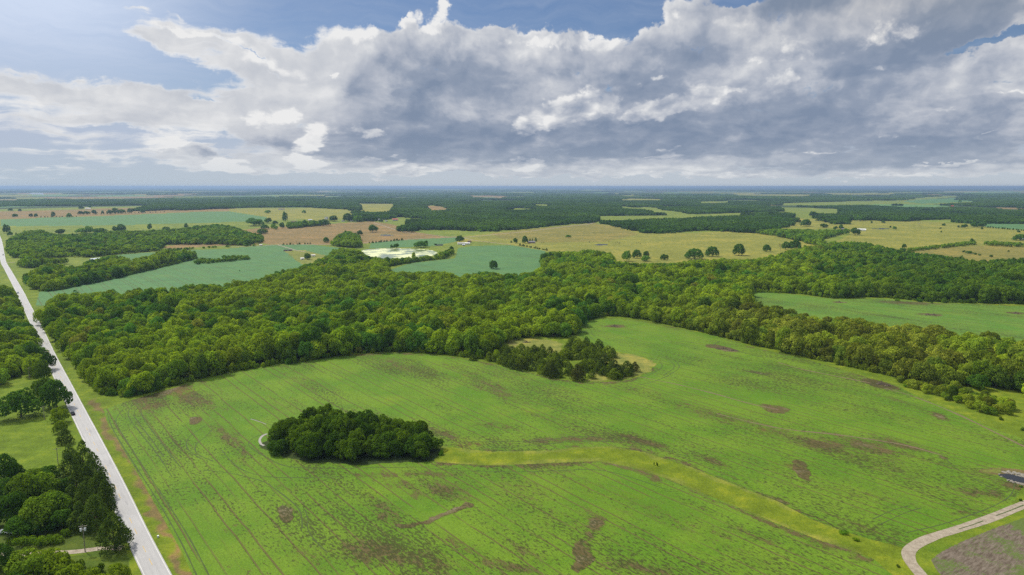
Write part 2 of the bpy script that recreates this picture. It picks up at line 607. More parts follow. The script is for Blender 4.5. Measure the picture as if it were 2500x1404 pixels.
def plain(name, col, rough=0.7, metal=0.0, var=0.15, scale=2.0):
    m, t, o = new_mat(name)
    co = t.node('ShaderNodeTexCoord').outputs['Object']
    n = t.noise(co, scale, 4.0, 0.6)
    c = t.mix(1.0, (*col, 1.0), t.xyz(*[t.mad(n, var * 2, 1 - var)] * 3), 'MULTIPLY')
    principled(t, o, c, rough, metal)
    return m


def bump(t, h, dist=0.3, strength=1.0):
    b = t.node('ShaderNodeBump')
    b.inputs['Distance'].default_value = dist
    b.inputs['Strength'].default_value = strength
    t.l.new(h, b.inputs['Height'])
    return b.outputs[0]


ROW_TH = math.radians(38.2)       # crop rows run with the road


def row_coords(t):
    pos = t.node('ShaderNodeNewGeometry').outputs['Position']
    x, y, z = t.sep(pos)
    s = t.add(t.mul(x, math.cos(ROW_TH)), t.mul(y, math.sin(ROW_TH)))
    l = t.add(t.mul(x, -math.sin(ROW_TH)), t.mul(y, math.cos(ROW_TH)))
    return pos, s, l


def mat_ground():
    """grass, pasture, forest floor: the land's own colour plus mottling"""
    m, t, o = new_mat("land")
    pos = t.node('ShaderNodeNewGeometry').outputs['Position']
    base = t.attr('base')[0]
    n1 = t.noise(pos, 0.012, 4.0, 0.6)
    n2 = t.noise(pos, 0.11, 5.0, 0.65)
    n3 = t.noise(pos, 0.9, 4.0, 0.7)
    k = t.add(t.mad(n1, 0.7, 0.65), t.add(t.mul(t.sub(n2, 0.5), 1.3), t.mul(t.sub(n3, 0.5), 1.1)))
    c = t.mix(1.0, base, t.xyz(k, k, k), 'MULTIPLY')
    dry = t.step(t.add(t.mul(n2, 0.6), t.mul(n1, 0.5)), 0.53, 0.70)
    c = t.mix(t.mul(dry, 0.55), c, t.vm('MULTIPLY', c, (1.65, 1.18, 1.15)))
    lush = t.step(t.noise(pos, 0.045, 4.0, 0.6), 0.55, 0.7)
    c = t.mix(t.mul(lush, 0.4), c, t.vm('MULTIPLY', c, (0.62, 0.86, 0.8)))
    principled(t, o, c, 0.9, normal=bump(t, t.add(n3, n2), 0.6, 0.7), spec=0.1)
    return m


def mat_crop(name, green, green2, rows=True, bare_bias=0.0):
    """young soybean rows: soil and painted-in shade show between the plants, wheel lines run along the rows"""
    m, t, o = new_mat(name)
    pos, s, l = row_coords(t)
    bare = t.attr('bare')[2]
    strk = t.noise(t.xyz(t.mul(s, 0.20), t.mul(l, 0.035)), 1.0, 4.0, 0.65)
    bare = t.mul(bare, t.mad(strk, 2.2, -0.12))
    fin = t.noise(t.xyz(t.mul(s, 1.3), t.mul(l, 0.9)), 1.0, 3.0, 0.75)
    clump = t.noise(t.xyz(t.mul(s, 0.42), t.mul(l, 0.16)), 1.0, 4.0, 0.7)
    band = t.noise(t.xyz(t.mul(s, 0.055), t.mul(l, 0.008)), 1.0, 4.0, 0.65)
    patch = t.noise(pos, 0.018, 3.0, 0.55)
    w = t.add(s, t.mul(t.sub(t.noise(pos, 0.02, 2.0), 0.5), 3.0))
    row = t.m('PINGPONG', w, 0.38)
    row = t.mul(row, 1.0 / 0.38)
    # wheel lines
    ph1 = t.m('FRACT', t.mul(w, 1 / 13.7))
    ph2 = t.m('FRACT', t.mul(t.add(w, 2.1), 1 / 27.4))
    ln = t.add(t.step(t.m('ABSOLUTE', t.sub(ph1, 0.5)), 0.030, 0.012), t.step(t.m('ABSOLUTE', t.sub(ph2, 0.5)), 0.015, 0.006), clamp=True)
    ph3 = t.m('FRACT', t.mul(w, 1 / 4.57))
    ln3 = t.mul(t.step(t.m('ABSOLUTE', t.sub(ph3, 0.5)), 0.09, 0.03), t.step(t.noise(t.xyz(t.mul(s, 0.11), t.mul(l, 0.02)), 1.0, 2.0, 0.6), 0.42, 0.60))
    lgap = t.step(t.noise(t.xyz(t.mul(s, 0.05), t.mul(l, 0.018)), 1.0, 3.0, 0.6), 0.34, 0.48)
    ln = t.mul(ln, lgap)
    # how much soil shows
    soilv = t.add(t.mul(t.sub(clump, 0.5), 2.4), t.mul(t.sub(fin, 0.5), 2.2))
    soilv = t.add(soilv, t.mul(t.sub(band, 0.5), 1.9))
    soilv = t.add(soilv, t.mul(t.sub(patch, 0.5), 0.8))
    soilv = t.add(soilv, t.mul(t.sub(0.5, row), 0.25 if rows else 0.05))
    soilv = t.add(soilv, t.mad(bare, 1.25, bare_bias - 0.30))
    soil = t.step(soilv, 0.10, 0.75)
    dash = t.noise(t.xyz(t.mul(s, 1.15), t.mul(l, 0.46)), 1.0, 2.0, 0.65)  # dark dashes: soil and shade between the plants, put into the colour
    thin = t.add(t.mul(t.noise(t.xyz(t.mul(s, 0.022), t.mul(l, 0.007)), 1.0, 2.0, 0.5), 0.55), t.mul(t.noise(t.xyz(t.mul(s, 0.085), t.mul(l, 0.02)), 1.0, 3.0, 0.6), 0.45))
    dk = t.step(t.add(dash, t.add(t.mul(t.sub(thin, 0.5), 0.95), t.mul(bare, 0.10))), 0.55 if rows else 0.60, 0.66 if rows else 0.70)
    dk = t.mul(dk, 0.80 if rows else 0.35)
    soil = t.m('MAXIMUM', soil, t.mul(ln, 0.85))
    soil = t.m('MAXIMUM', soil, t.mul(ln3, 0.60 if rows else 0.0))
    tone = t.noise(pos, 0.03, 4.0, 0.6)
    g = t.mix(t.step(tone, 0.35, 0.65), green, green2)
    k = t.add(t.mad(fin, 1.4, 0.30), t.mul(t.sub(clump, 0.5), 0.5))
    g = t.mix(1.0, g, t.xyz(k, k, k), 'MULTIPLY')
    sc_ = t.mix(t.noise(pos, 0.08, 4.0, 0.6), (0.066, 0.052, 0.017), (0.140, 0.106, 0.040))
    wet = t.step(t.noise(pos, 0.05, 4.0, 0.6), 0.50, 0.66)
    sc_ = t.mix(t.mul(wet, t.step(bare, 0.45, 0.9)), sc_, (0.170, 0.142, 0.080))
    c = t.mix(soil, g, sc_)
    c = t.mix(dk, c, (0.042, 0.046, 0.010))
    yel = t.step(t.noise(pos, 0.022, 3.0, 0.6), 0.60, 0.72)
    c = t.mix(t.mul(yel, 0.45), c, t.vm('MULTIPLY', c, (1.45, 1.12, 0.9)))
    h = t.add(t.mul(t.sub(1.0, soil), 0.5), t.mul(fin, 0.5))
    principled(t, o, c, 0.85, normal=bump(t, h, 0.45, 0.8), spec=0.15)
    return m


def mat_road():
    m, t, o = new_mat("worn_asphalt")
    pos, s, l = row_coords(t)
    uv = t.attr('across')[2]            # -1..1 across the road
    n1 = t.noise(t.xyz(t.mul(s, 1.4), t.mul(l, 0.10)), 1.0, 5.0, 0.65)
    n2 = t.noise(pos, 3.0, 3.0, 0.6)
    n3 = t.noise(pos, 0.10, 4.0, 0.6)
    k = t.add(t.mul(t.sub(n1, 0.5), 0.5), t.add(t.mul(t.sub(n2, 0.5), 0.25), t.mul(t.sub(n3, 0.5), 0.5)))
    lanes = t.m('ABSOLUTE', t.sub(t.m('ABSOLUTE', uv), 0.5))
    tyre = t.step(t.m('ABSOLUTE', t.sub(lanes, 0.24)), 0.14, 0.02)
    k = t.sub(k, t.mul(tyre, 0.07))
    c = t.mix(t.add(k, 0.5, clamp=True), (0.20, 0.195, 0.188), (0.43, 0.418, 0.40))
    crack = t.voro(t.xyz(t.mul(s, 0.9), t.mul(l, 0.25)), 1.0, smooth=0.1)
    patchm = t.step(t.noise(t.xyz(t.mul(s, 0.35), t.mul(l, 0.05)), 1.0, 2.0), 0.62, 0.66)
    c = t.mix(t.mul(patchm, 0.35), c, (0.15, 0.15, 0.155))
    principled(t, o, c, 0.52, spec=0.5)
    return m


def mat_gravel(name="gravel", a=(0.21, 0.17, 0.12), b=(0.40, 0.345, 0.27)):
    m, t, o = new_mat(name)
    pos = t.node('ShaderNodeNewGeometry').outputs['Position']
    n = t.add(t.mul(t.noise(pos, 0.5, 5.0, 0.7), 0.6), t.mul(t.noise(pos, 3.5, 3.0, 0.7), 0.4))
    c = t.mix(t.step(n, 0.36, 0.62), a, b)
    principled(t, o, c, 0.95, spec=0.1)
    return m


def mat_tilled():
    m, t, o = new_mat("tilled_soil")
    pos = t.node('ShaderNodeNewGeometry').outputs['Position']
    x, y, z = t.sep(pos)
    th = math.radians(-52)
    s = t.add(t.mul(x, math.cos(th)), t.mul(y, math.sin(th)))
    l = t.add(t.mul(x, -math.sin(th)), t.mul(y, math.cos(th)))
    n = t.noise(t.xyz(t.mul(s, 1.3), t.mul(l, 0.22)), 1.0, 5.0, 0.75)
    n2 = t.noise(pos, 0.07, 4.0, 0.6)
    c = t.mix(t.step(n, 0.3, 0.7), (0.075, 0.055, 0.036), (0.19, 0.155, 0.118))
    weeds = t.step(t.add(t.mul(n2, 0.8), t.mul(t.noise(pos, 1.2, 4.0, 0.75), 0.6)), 0.69, 0.80)
    weeds = t.m('MAXIMUM', weeds, t.step(t.add(t.noise(pos, 0.5, 4.0, 0.7), t.mul(t.sub(t.noise(pos, 0.03, 3.0), 0.5), 2.2)), 0.56, 0.72))
    c = t.mix(t.mul(weeds, 0.85), c, (0.085, 0.135, 0.02))
    principled(t, o, c, 0.9, normal=bump(t, n, 0.3, 0.7), spec=0.15)
    return m


def mat_water(name, col, rough=0.12, scum=None, amount=0.0):
    m, t, o = new_mat(name)
    pos = t.node('ShaderNodeNewGeometry').outputs['Position']
    n = t.noise(pos, 0.6, 3.0, 0.6)
    c = (*col, 1.0)
    rg = rough
    if scum:
        w = t.noise(pos, 0.03, 4.0, 0.6)
        f = t.step(w, 0.62 - amount * 0.5, 0.78 - amount * 0.5)
        c = t.mix(f, c, scum)
        rg = t.mad(f, 0.5, rough)
    principled(t, o, c, rg, normal=bump(t, n, 0.04, 0.5), spec=0.5)
    return m


def mat_leaf():
    m, t, o = new_mat("foliage")
    tint = t.attr('tint', 'INSTANCER')[0]
    v = t.attr('v')[2]
    k = t.mad(v, 0.85, 0.60)
    c = t.mix(1.0, tint, t.xyz(t.mul(k, t.mad(v, 0.22, 0.92)), k, t.mul(k, 0.9)), 'MULTIPLY')
    d = t.node('ShaderNodeBsdfDiffuse')
    t.l.new(c, d.inputs[0])
    tr = t.node('ShaderNodeBsdfTranslucent')
    t.l.new(t.vm('MULTIPLY', c, (1.25, 1.2, 0.7)), tr.inputs[0])
    mxs = t.node('ShaderNodeMixShader')
    mxs.inputs[0].default_value = 0.34
    t.l.new(d.outputs[0], mxs.inputs[1])
    t.l.new(tr.outputs[0], mxs.inputs[2])
    t.l.new(mxs.outputs[0], o.inputs[0])
    return m


M = {}
M['land'] = mat_ground()
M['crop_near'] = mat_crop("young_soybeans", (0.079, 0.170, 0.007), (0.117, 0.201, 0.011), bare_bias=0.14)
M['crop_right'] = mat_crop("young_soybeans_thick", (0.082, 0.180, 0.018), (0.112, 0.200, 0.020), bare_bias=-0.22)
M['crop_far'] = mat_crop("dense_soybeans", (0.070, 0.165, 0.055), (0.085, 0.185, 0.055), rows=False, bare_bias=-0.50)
M['road'] = mat_road()
M['gravel'] = mat_gravel()
M['gravel_pale'] = mat_gravel("pale_gravel", (0.22, 0.18, 0.13), (0.36, 0.31, 0.235))
M['tilled'] = mat_tilled()
M['leaf'] = mat_leaf()
M['bark'] = plain("bark", (0.10, 0.075, 0.05), 0.95, scale=3)
M['deadwood'] = plain("dead_wood", (0.17, 0.13, 0.095), 0.95, scale=3)
M['pole'] = plain("weathered_pole", (0.27, 0.235, 0.18), 0.9)
M['white'] = plain("white_paint", (0.78, 0.78, 0.76), 0.5, var=0.05)
M['offwhite'] = plain("cream_siding", (0.66, 0.63, 0.55), 0.6, var=0.06)
M['greywall'] = plain("grey_siding", (0.42, 0.43, 0.44), 0.6)
M['brick'] = plain("brown_brick", (0.24, 0.13, 0.095), 0.85)
M['greyroof'] = plain("grey_shingles", (0.19, 0.19, 0.20), 0.85)
M['brownroof'] = plain("brown_shingles", (0.20, 0.14, 0.10), 0.85)
M['redroof'] = plain("red_metal_roof", (0.42, 0.10, 0.06), 0.5)
M['tin'] = plain("galvanised_roof", (0.62, 0.66, 0.72), 0.35, metal=0.3, var=0.08)
M['glass'] = plain("window_glass", (0.03, 0.035, 0.04), 0.15, var=0.05)
M['dark'] = plain("dark_rubber", (0.02, 0.02, 0.02), 0.7)
M['steel'] = plain("galvanised_steel", (0.55, 0.56, 0.57), 0.4, metal=0.7, var=0.05)
M['yellowline'] = plain("yellow_road_paint", (0.48, 0.33, 0.10), 0.7, var=0.3, scale=0.8)
M['whiteline'] = plain("white_road_paint", (0.62, 0.61, 0.57), 0.7, var=0.25, scale=0.8)
M['tar'] = plain("tar_joint", (0.05, 0.05, 0.05), 0.8)
M['concrete'] = plain("concrete", (0.45, 0.44, 0.42), 0.85)
M['rock'] = plain("limestone", (0.22, 0.20, 0.16), 0.9, scale=1.5, var=0.3)
M['water_dark'] = mat_water("dark_water", (0.012, 0.014, 0.018), 0.55)
M['water_scum'] = mat_water("algae_water", (0.22, 0.28, 0.12), 0.10, (0.60, 0.62, 0.33), 0.42)
M['water_pale'] = mat_water("silty_water", (0.30, 0.27, 0.22), 0.12)
M['tracks'] = plain("wheel_worn_soil", (0.058, 0.085, 0.018), 0.95, var=0.5, scale=0.6)
M['trackbrown'] = plain("bare_track_soil", (0.15, 0.11, 0.06), 0.95, var=0.4, scale=0.6)
M['cowhide'] = plain("black_hide", (0.02, 0.017, 0.015), 0.8)

# ------------------------------------------------------------------ the land: outlines of fields (traced where they lie)
C_GRASS = (0.112, 0.165, 0.011)
C_MEADOW = (0.108, 0.165, 0.010)
C_PAST = (0.190, 0.197, 0.034)
C_PASTG = (0.140, 0.185, 0.024)
C_TAN = (0.195, 0.143, 0.052)
C_OLIVE = (0.174, 0.162, 0.036)
C_WAY = (0.125, 0.172, 0.010)
C_DRY = (0.165, 0.185, 0.038)
C_FLOOR = (0.030, 0.050, 0.012)
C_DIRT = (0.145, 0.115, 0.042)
C_MUD = (0.16, 0.125, 0.09)

MAIN = [(252, 1000), (262, 1032), (292, 1082), (332, 1150), (372, 1220), (412, 1290), (444, 1350), (470, 1404), (520, 1500), (2300, 1520), (2234, 1404),
        (2210, 1372), (2200, 1346), (2222, 1320), (2262, 1301), (2341, 1283), (2419, 1256), (2470, 1232), (2500, 1180), (2560, 1150), (2700, 1150), (2600, 1105),
        (2500, 1072), (2420, 1043), (2350, 1013), (2280, 983), (2215, 955), (2185, 938), (2130, 925), (2050, 900), (1950, 872), (1850, 850), (1750, 820), (1640, 797), (1540, 779), (1470, 776), (1430, 784),
        (1408, 800), (1412, 820), (1440, 836), (1490, 854), (1540, 864), (1578, 873), (1596, 886), (1590, 900), (1562, 918), (1520, 929), (1480, 932), (1420, 932), (1350, 924),
        (1290, 908), (1200, 888), (1100, 870), (1010, 862), (950, 861), (850, 866), (760, 880), (620, 900), (500, 922), (420, 948), (350, 968), (290, 985)]
WAY = [(1050, 1084), (1120, 1094), (1200, 1102), (1344, 1099), (1401, 1092), (1488, 1089), (1574, 1104), (1689, 1141), (1804, 1187), (1900, 1224), (1978, 1266), (2045, 1291), (2120, 1315), (2206, 1336), (2215, 1372), (2260, 1440),
       (2220, 1440), (2133, 1364), (2056, 1335), (2004, 1320), (1900, 1279), (1804, 1239), (1718, 1204), (1632, 1170), (1545, 1141), (1459, 1125), (1373, 1129), (1200, 1136), (1120, 1132), (1050, 1126)]
ISLAND = [(636, 1078), (645, 1066), (700, 1050), (850, 1045), (1000, 1052), (1062, 1082), (1072, 1105), (1055, 1124), (960, 1129), (840, 1134), (740, 1131), (680, 1117), (650, 1098)]
RIGHTF = [(1820, 712), (1860, 711), (1912, 716), (1968, 722), (2038, 730), (2136, 728), (2200, 732), (2276, 739), (2400, 742), (2520, 748), (2700, 760), (2700, 900), (2500, 860), (2300, 832), (2100, 812), (1960, 790), (1850, 760)]
FARA = [(85, 745), (95, 712), (200, 693), (300, 662), (280, 622), (420, 612), (560, 606), (660, 597), (760, 597), (890, 612), (865, 640), (790, 646), (740, 616), (716, 632), (762, 655), (700, 690), (500, 730), (300, 745), (180, 750)]
FARB = [(930, 665), (1000, 642), (1110, 630), (1118, 603), (1150, 598), (1240, 597), (1330, 612), (1345, 660), (1300, 680), (1150, 690), (980, 690)]
FARB2 = [(905, 592), (1000, 585), (1112, 579), (1118, 588), (1060, 600), (900, 606)]
FARC = [(0, 535), (250, 527), (460, 518), (560, 516), (652, 530), (640, 539), (300, 549), (0, 552)]
FARD = [(2343, 541), (2420, 542), (2520, 548), (2520, 562), (2410, 554)]
FARE = [(2200, 490), (2350, 481), (2395, 490), (2250, 497)]
TILL = [(2700, 1180), (2500, 1262), (2420, 1291), (2345, 1322), (2296, 1347), (2272, 1366), (2284, 1388), (2310, 1420), (2700, 1500)]

# name of the piece of land, outline, colour, cover kind
ZONES = [
    ('ground', [(-40, 518), (200, 511), (400, 505), (620, 510), (700, 514), (560, 519), (250, 530), (-40, 538)], C_TAN, 0),
    ('ground', [(560, 510), (760, 508), (900, 514), (900, 530), (700, 548), (640, 530), (560, 516)], C_PAST, 0),
    ('ground', [(-40, 550), (640, 539), (760, 535), (700, 560), (400, 575), (-40, 580)], C_PASTG, 0),
    ('pasture', [(520, 570), (640, 556), (800, 547), (905, 540), (960, 548), (1012, 566), (1080, 577), (1150, 579), (1050, 588), (900, 594), (800, 598), (660, 598)], C_TAN, 0),
    ('pasture', [(1010, 566), (1100, 560), (1180, 566), (1150, 578), (1080, 576)], C_PASTG, 0),
    ('pasture', [(1100, 592), (1140, 577), (1200, 569), (1300, 558), (1450, 544), (1490, 550), (1570, 566), (1700, 569), (1820, 562), (1900, 570), (2010, 602), (1990, 650), (1500, 650), (1340, 614), (1200, 597)], C_PAST, 0),
    ('pasture', [(1200, 570), (1300, 559), (1450, 545), (1500, 553), (1560, 572), (1480, 590), (1330, 592), (1220, 582)], C_OLIVE, 0),
    ('pasture', [(2040, 590), (2080, 570), (1990, 545), (2010, 528), (2100, 540), (2200, 537), (2400, 549), (2520, 563), (2520, 605), (2350, 600), (2200, 612), (2100, 605)], C_PAST, 0),
    ('pasture', [(2190, 618), (2240, 612), (2320, 603), (2420, 600), (2560, 606), (2560, 645), (2350, 640), (2230, 630)], C_OLIVE, 0),
    ('ground', [(870, 497), (970, 499), (960, 516), (880, 517)], C_PAST, 0),
    ('ground', [(1030, 504), (1060, 502), (1115, 512), (1050, 513)], C_TAN, 0),
    ('ground', [(1140, 477), (1240, 478), (1238, 482), (1142, 482)], C_TAN, 0),
    ('ground', [(1512, 484), (1620, 486), (1620, 489), (1515, 489)], C_PAST, 0),
    ('ground', [(1455, 529), (1640, 526), (1900, 517), (1910, 521), (1640, 532), (1500, 537), (1455, 540)], C_PASTG, 0),
    ('ground', [(1790, 473), (1990, 475), (1990, 479), (1790, 478)], C_PAST, 0),
    ('ground', [(1905, 507), (1985, 507), (2010, 520), (1940, 524), (1905, 516)], C_PASTG, 0),
    ('ground', [(1900, 496), (2190, 489), (2244, 481), (2354, 477), (2362, 489), (2410, 492), (2268, 500), (2190, 498), (1990, 502), (1905, 501)], C_PASTG, 0),
    ('ground', [(1955, 521), (1986, 514), (2045, 510), (2070, 514), (2022, 519), (1988, 524), (1977, 532), (1960, 531)], C_PASTG, 0),
    ('ground', [(2015, 471), (2185, 472), (2185, 476), (2015, 476)], C_PAST, 0),
    ('ground', [(1700, 492), (1780, 491), (1790, 495), (1700, 496)], C_PASTG, 0),
    ('ground', [(2430, 506), (2520, 507), (2520, 513), (2440, 511)], C_TAN, 0),
    ('pasture', [(1920, 530), (1950, 532), (1990, 535), (2030, 530), (2130, 532), (2110, 548), (2040, 556), (1990, 560), (1905, 558), (1915, 545)], C_PAST, 0),
    ('crop_field', FARC, None, 3),
    ('crop_field', FARD, None, 3),
    ('crop_field', FARE, None, 3),
    ('crop_field', FARA, None, 3),
    ('ground', [(400, 602), (470, 592), (602, 590), (640, 597), (480, 604), (403, 610)], C_TAN, 0),
    ('ground', [(160, 640), (165, 627), (225, 628), (235, 645), (160, 650)], C_PASTG, 0),
    ('ground', [(688, 611), (745, 610), (800, 625), (800, 650), (770, 664), (745, 650), (720, 634), (700, 616)], C_DRY, 0),
    ('crop_field', FARB, None, 3),
    ('crop_field', FARB2, None, 3),
    ('ground', [(1095, 596), (1160, 590), (1250, 598), (1150, 600), (1100, 608), (1040, 612), (1040, 604)], C_PASTG, 0),
    ('pond_water', [(872, 618), (888, 609), (930, 606), (985, 606), (1030, 608), (1056, 611), (1068, 617), (1048, 627), (1000, 634), (930, 634), (885, 630)], None, 5),
    ('pond_water', [(1448, 597), (1460, 595.3), (1476, 595.3), (1488, 596.5), (1478, 598), (1458, 598.6)], None, 6),
    ('pond_water', [(925, 573), (945, 572), (962, 573.5), (950, 575.5), (930, 575)], None, 6),
    ('pond_water', [(70, 471), (108, 471.5), (104, 474.5), (76, 474)], None, 7),
    ('pond_water', [(548, 484.5), (568, 484), (570, 486), (550, 486.5)], None, 7),
    ('pond_water', [(2160, 556), (2172, 557.5), (2150, 559.5), (2120, 558.5)], None, 6),
    ('crop_field', RIGHTF, None, 2),
    ('ground', [(-60, 940), (100, 925), (150, 985), (200, 1065), (190, 1120), (150, 1150), (60, 1160), (-60, 1130)], C_MEADOW, 0),
    ('ground', [(-60, 1150), (60, 1158), (150, 1150), (178, 1150), (205, 1180), (250, 1260), (282, 1335), (230, 1336), (180, 1342), (60, 1349), (-60, 1347)], (0.066, 0.100, 0.012), 0),
    ('ground', [(-60, 1356), (60, 1357), (185, 1351), (262, 1341), (300, 1345), (330, 1420), (350, 1500), (-60, 1600)], (0.075, 0.115, 0.012), 0),
    ('crop_field', MAIN, None, 1),
    ('ground', [(1230, 848), (1245, 832), (1300, 826), (1365, 832), (1380, 850), (1372, 862), (1300, 862)], C_DRY, 0),
    ('ground', [(1480, 860), (1540, 865), (1578, 874), (1596, 887), (1588, 902), (1560, 918), (1500, 928), (1440, 930), (1440, 900)], C_DRY, 0),
    ('ground', [(2130, 925), (2180, 932), (2240, 950), (2330, 985), (2440, 1020), (2600, 1080), (2700, 1100), (2700, 1000), (2470, 965), (2300, 935), (2200, 905), (2060, 885)], C_GRASS, 0),
    ('ground', [(2388, 1145), (2420, 1141), (2470, 1148), (2540, 1160), (2560, 1195), (2500, 1190), (2470, 1172), (2420, 1158)], C_DIRT, 0),
    ('ground', [(2400, 1146), (2430, 1144), (2452, 1150), (2440, 1156), (2410, 1153)], C_DRY, 0),
    ('grass_waterway', WAY, C_WAY, 0),
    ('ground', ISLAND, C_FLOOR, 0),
    ('ground', [(2700, 1175), (2500, 1244), (2420, 1273), (2341, 1299), (2270, 1326), (2238, 1345), (2234, 1362), (2264, 1410), (2290, 1440), (2312, 1420), (2284, 1388), (2272, 1366), (2296, 1347), (2345, 1322), (2420, 1291), (2500, 1262), (2700, 1190)], C_GRASS, 0),
    ('tilled_field', TILL, None, 4),
]
ZONE_MAT = {0: 'land', 1: 'crop_near', 2: 'crop_right', 3: 'crop_far', 4: 'tilled', 5: 'water_scum', 6: 'water_dark', 7: 'water_pale'}

# thin spots in the crop: centre, half sizes, tilt, strength
BARE = [(405, 952, 85, 15, -14, 1.2), (470, 972, 60, 16, 10, .95), (400, 985, 50, 10, -12, .7), (540, 1000, 30, 6, 20, .5), (695, 1253, 17, 13, 40, 2.2), (469, 1026, 12, 6, 4, 2.2),
        (1000, 1195, 60, 16, 24, .85), (1075, 1200, 55, 14, 22, .85), (935, 1235, 55, 13, 32, .75), (935, 1257, 16, 9, 0, 1.0), (1085, 1060, 70, 10, 14, .8), (975, 1035, 60, 10, 22, .6), (1155, 1085, 40, 7, 5, .7),
        (1010, 1158, 110, 6, 0, .7), (890, 1162, 80, 5, 4, .5), (1420, 1352, 20, 28, 8, 1.8), (1450, 1278, 18, 11, -20, 1.3), (1440, 1306, 12, 8, 0, .8), (900, 1352, 90, 22, 6, .8), (1040, 1372, 60, 16, 16, .8), (1120, 1330, 60, 10, 26, .5), (845, 1345, 50, 12, 14, .6),
        (1290, 1350, 70, 14, 24, .65), (1250, 1385, 60, 12, 12, .9), (1560, 1385, 90, 12, 8, .7), (1350, 1074, 120, 6, -2, .75), (1560, 1075, 55, 6, 14, .8), (1740, 1125, 45, 7, 20, .8), (1210, 1040, 45, 6, 8, .8), (1310, 1018, 60, 6, 14, .5),
        (1010, 905, 70, 12, 18, .45), (1230, 955, 80, 12, 18, .6), (1130, 900, 60, 8, 14, .4), (560, 1075, 40, 8, 50, .5), (590, 1130, 20, 8, 0, .5), (700, 1190, 40, 8, 10, .5), (590, 1100, 30, 10, 60, .5),
        (2010, 1083, 80, 13, 10, .95), (2120, 1090, 80, 14, 14, .9), (2190, 1085, 75, 8, 14, 1.1), (1960, 1150, 13, 22, -35, 1.5), (1930, 1133, 20, 5, 20, .7), (2300, 1118, 15, 3, 10, 1.0), (1890, 998, 32, 7, 12, 1.6), (1850, 910, 34, 3.2, 8, 1.1), (1762, 850, 34, 4, 12, 1.6), (1790, 855, 30, 2, 10, 1.0),
        (1500, 796, 22, 2.4, 0, 1.4), (2150, 939, 32, 6, 14, 1.7), (2290, 1016, 20, 5, 16, 1.4), (2230, 990, 60, 4, 18, .5), (2370, 1203, 28, 8, 6, .8), (2420, 1205, 25, 10, 0, .7), (2350, 1250, 30, 6, -20, .5), (2100, 1200, 70, 10, 14, .45),
        (2130, 1120, 90, 14, 12, .5), (1990, 1330, 50, 8, 24, .4), (2100, 1290, 60, 8, 12, .6), (2410, 1150, 30, 5, 10, .7), (2490, 1186, 40, 8, 8, 1.2), (1600, 1168, 16, 8, 0, .9), (1690, 1230, 50, 6, 24, .5), (1850, 1310, 60, 8, 24, .6), (1760, 1300, 50, 6, 24, .5), (1200, 1280, 60, 8, 24, .45),
        (1720, 1010, 120, 14, 16, .4), (1900, 1060, 120, 14, 16, .4), (1600, 960, 80, 10, 14, .35), (2240, 740, 110, 3.5, 2, 1.1), (2430, 742, 90, 4, 2, 1.2), (2048, 738, 16, 1.5, 0, 1.5), (2270, 768, 26, 2.6, 3, 1.7), (2480, 764, 20, 2, 3, 1.5), (1900, 717, 50, 2, 0, .7)]

# ------------------------------------------------------------------ one grid of land, fine where it is seen
az_f = np.radians(np.arange(-43.0, 43.001, 0.066))
az_c = np.radians(np.concatenate([np.arange(45, 180, 3.0), np.arange(180, 318, 3.0)]))
azs = np.concatenate([az_f, az_c])
na = len(azs)
dep = np.arange(0.05, 42.0, 0.040)                        # degrees below level
rad_ = H / np.tan(np.radians(dep[::-1]))
rad_ = np.concatenate([[0.5, 40, 80, 110], rad_[rad_ > 118]])
# coarser steps are enough in the farthest reach
nr = len(rad_)
A_, R_ = np.meshgrid(azs, rad_)
GX = (np.sin(A_) * R_).ravel()
GY = (np.cos(A_) * R_).ravel()
GZ = land_h(GX, GY)
GPX, GPY = to_px(GX, GY, GZ)
jit = (fbm(GX / 9.0, GY / 9.0, 3) - 0.5) * 9.0
jit2 = (fbm(GX / 9.0 + 50, GY / 9.0 + 80, 3) - 0.5) * 9.0
jx, jy = to_px(GX + jit, GY + jit2, GZ)
front = GY > 20
zone = np.full(len(GX), -1, int)
for zi, z in enumerate(ZONES):
    organic = z[3] == 0 and z[0] != 'grass_waterway'
    ins = inside(z[1], np.where(front, jx if organic else GPX, -9e9), jy if organic else GPY)
    zone[ins] = zi

# colour of the rest of the land: verge grass near, a patchwork of farmland far off
dist = np.hypot(GX, GY)
basec = np.empty((len(GX), 4), np.float32)
basec[:, 3] = 1.0
basec[:, :3] = C_GRASS
mid = np.clip((dist - 700) / 900.0, 0, 1)[:, None]
basec[:, :3] = basec[:, :3] * (1 - mid) + np.array(C_PASTG) * mid
cells = np.floor(np.stack([GX * math.cos(ROW_TH) + GY * math.sin(ROW_TH), -GX * math.sin(ROW_TH) + GY * math.cos(ROW_TH)]) / np.array([[620.0], [810.0]])).astype(int)
hsh = _perm[cells[0] * 37 + 11 & 255, cells[1] * 91 + 7 & 255]
woodn = fbm(GX / 2600.0 + 3.0, GY / 2600.0 + 8.0, 4)
far = dist > 4300
pal = np.array([C_PASTG, C_PAST, (0.10, 0.20, 0.06), C_TAN, C_PASTG, (0.035, 0.062, 0.014), (0.035, 0.062, 0.014)])
pick = pal[np.minimum((hsh * 7).astype(int), 6)]
wood_far = (woodn + (hsh - 0.5) * 0.25) > 0.52
pick[wood_far] = (0.033, 0.060, 0.014)
basec[far, :3] = pick[far]
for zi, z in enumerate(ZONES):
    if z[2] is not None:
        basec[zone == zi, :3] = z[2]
# the strip of dry weeds and bare soil between verge and crop
strip = smooth_poly([(228, 985), (262, 1030), (285, 1075), (322, 1140), (360, 1205), (400, 1275), (432, 1335), (456, 1395), (480, 1450)], 6)


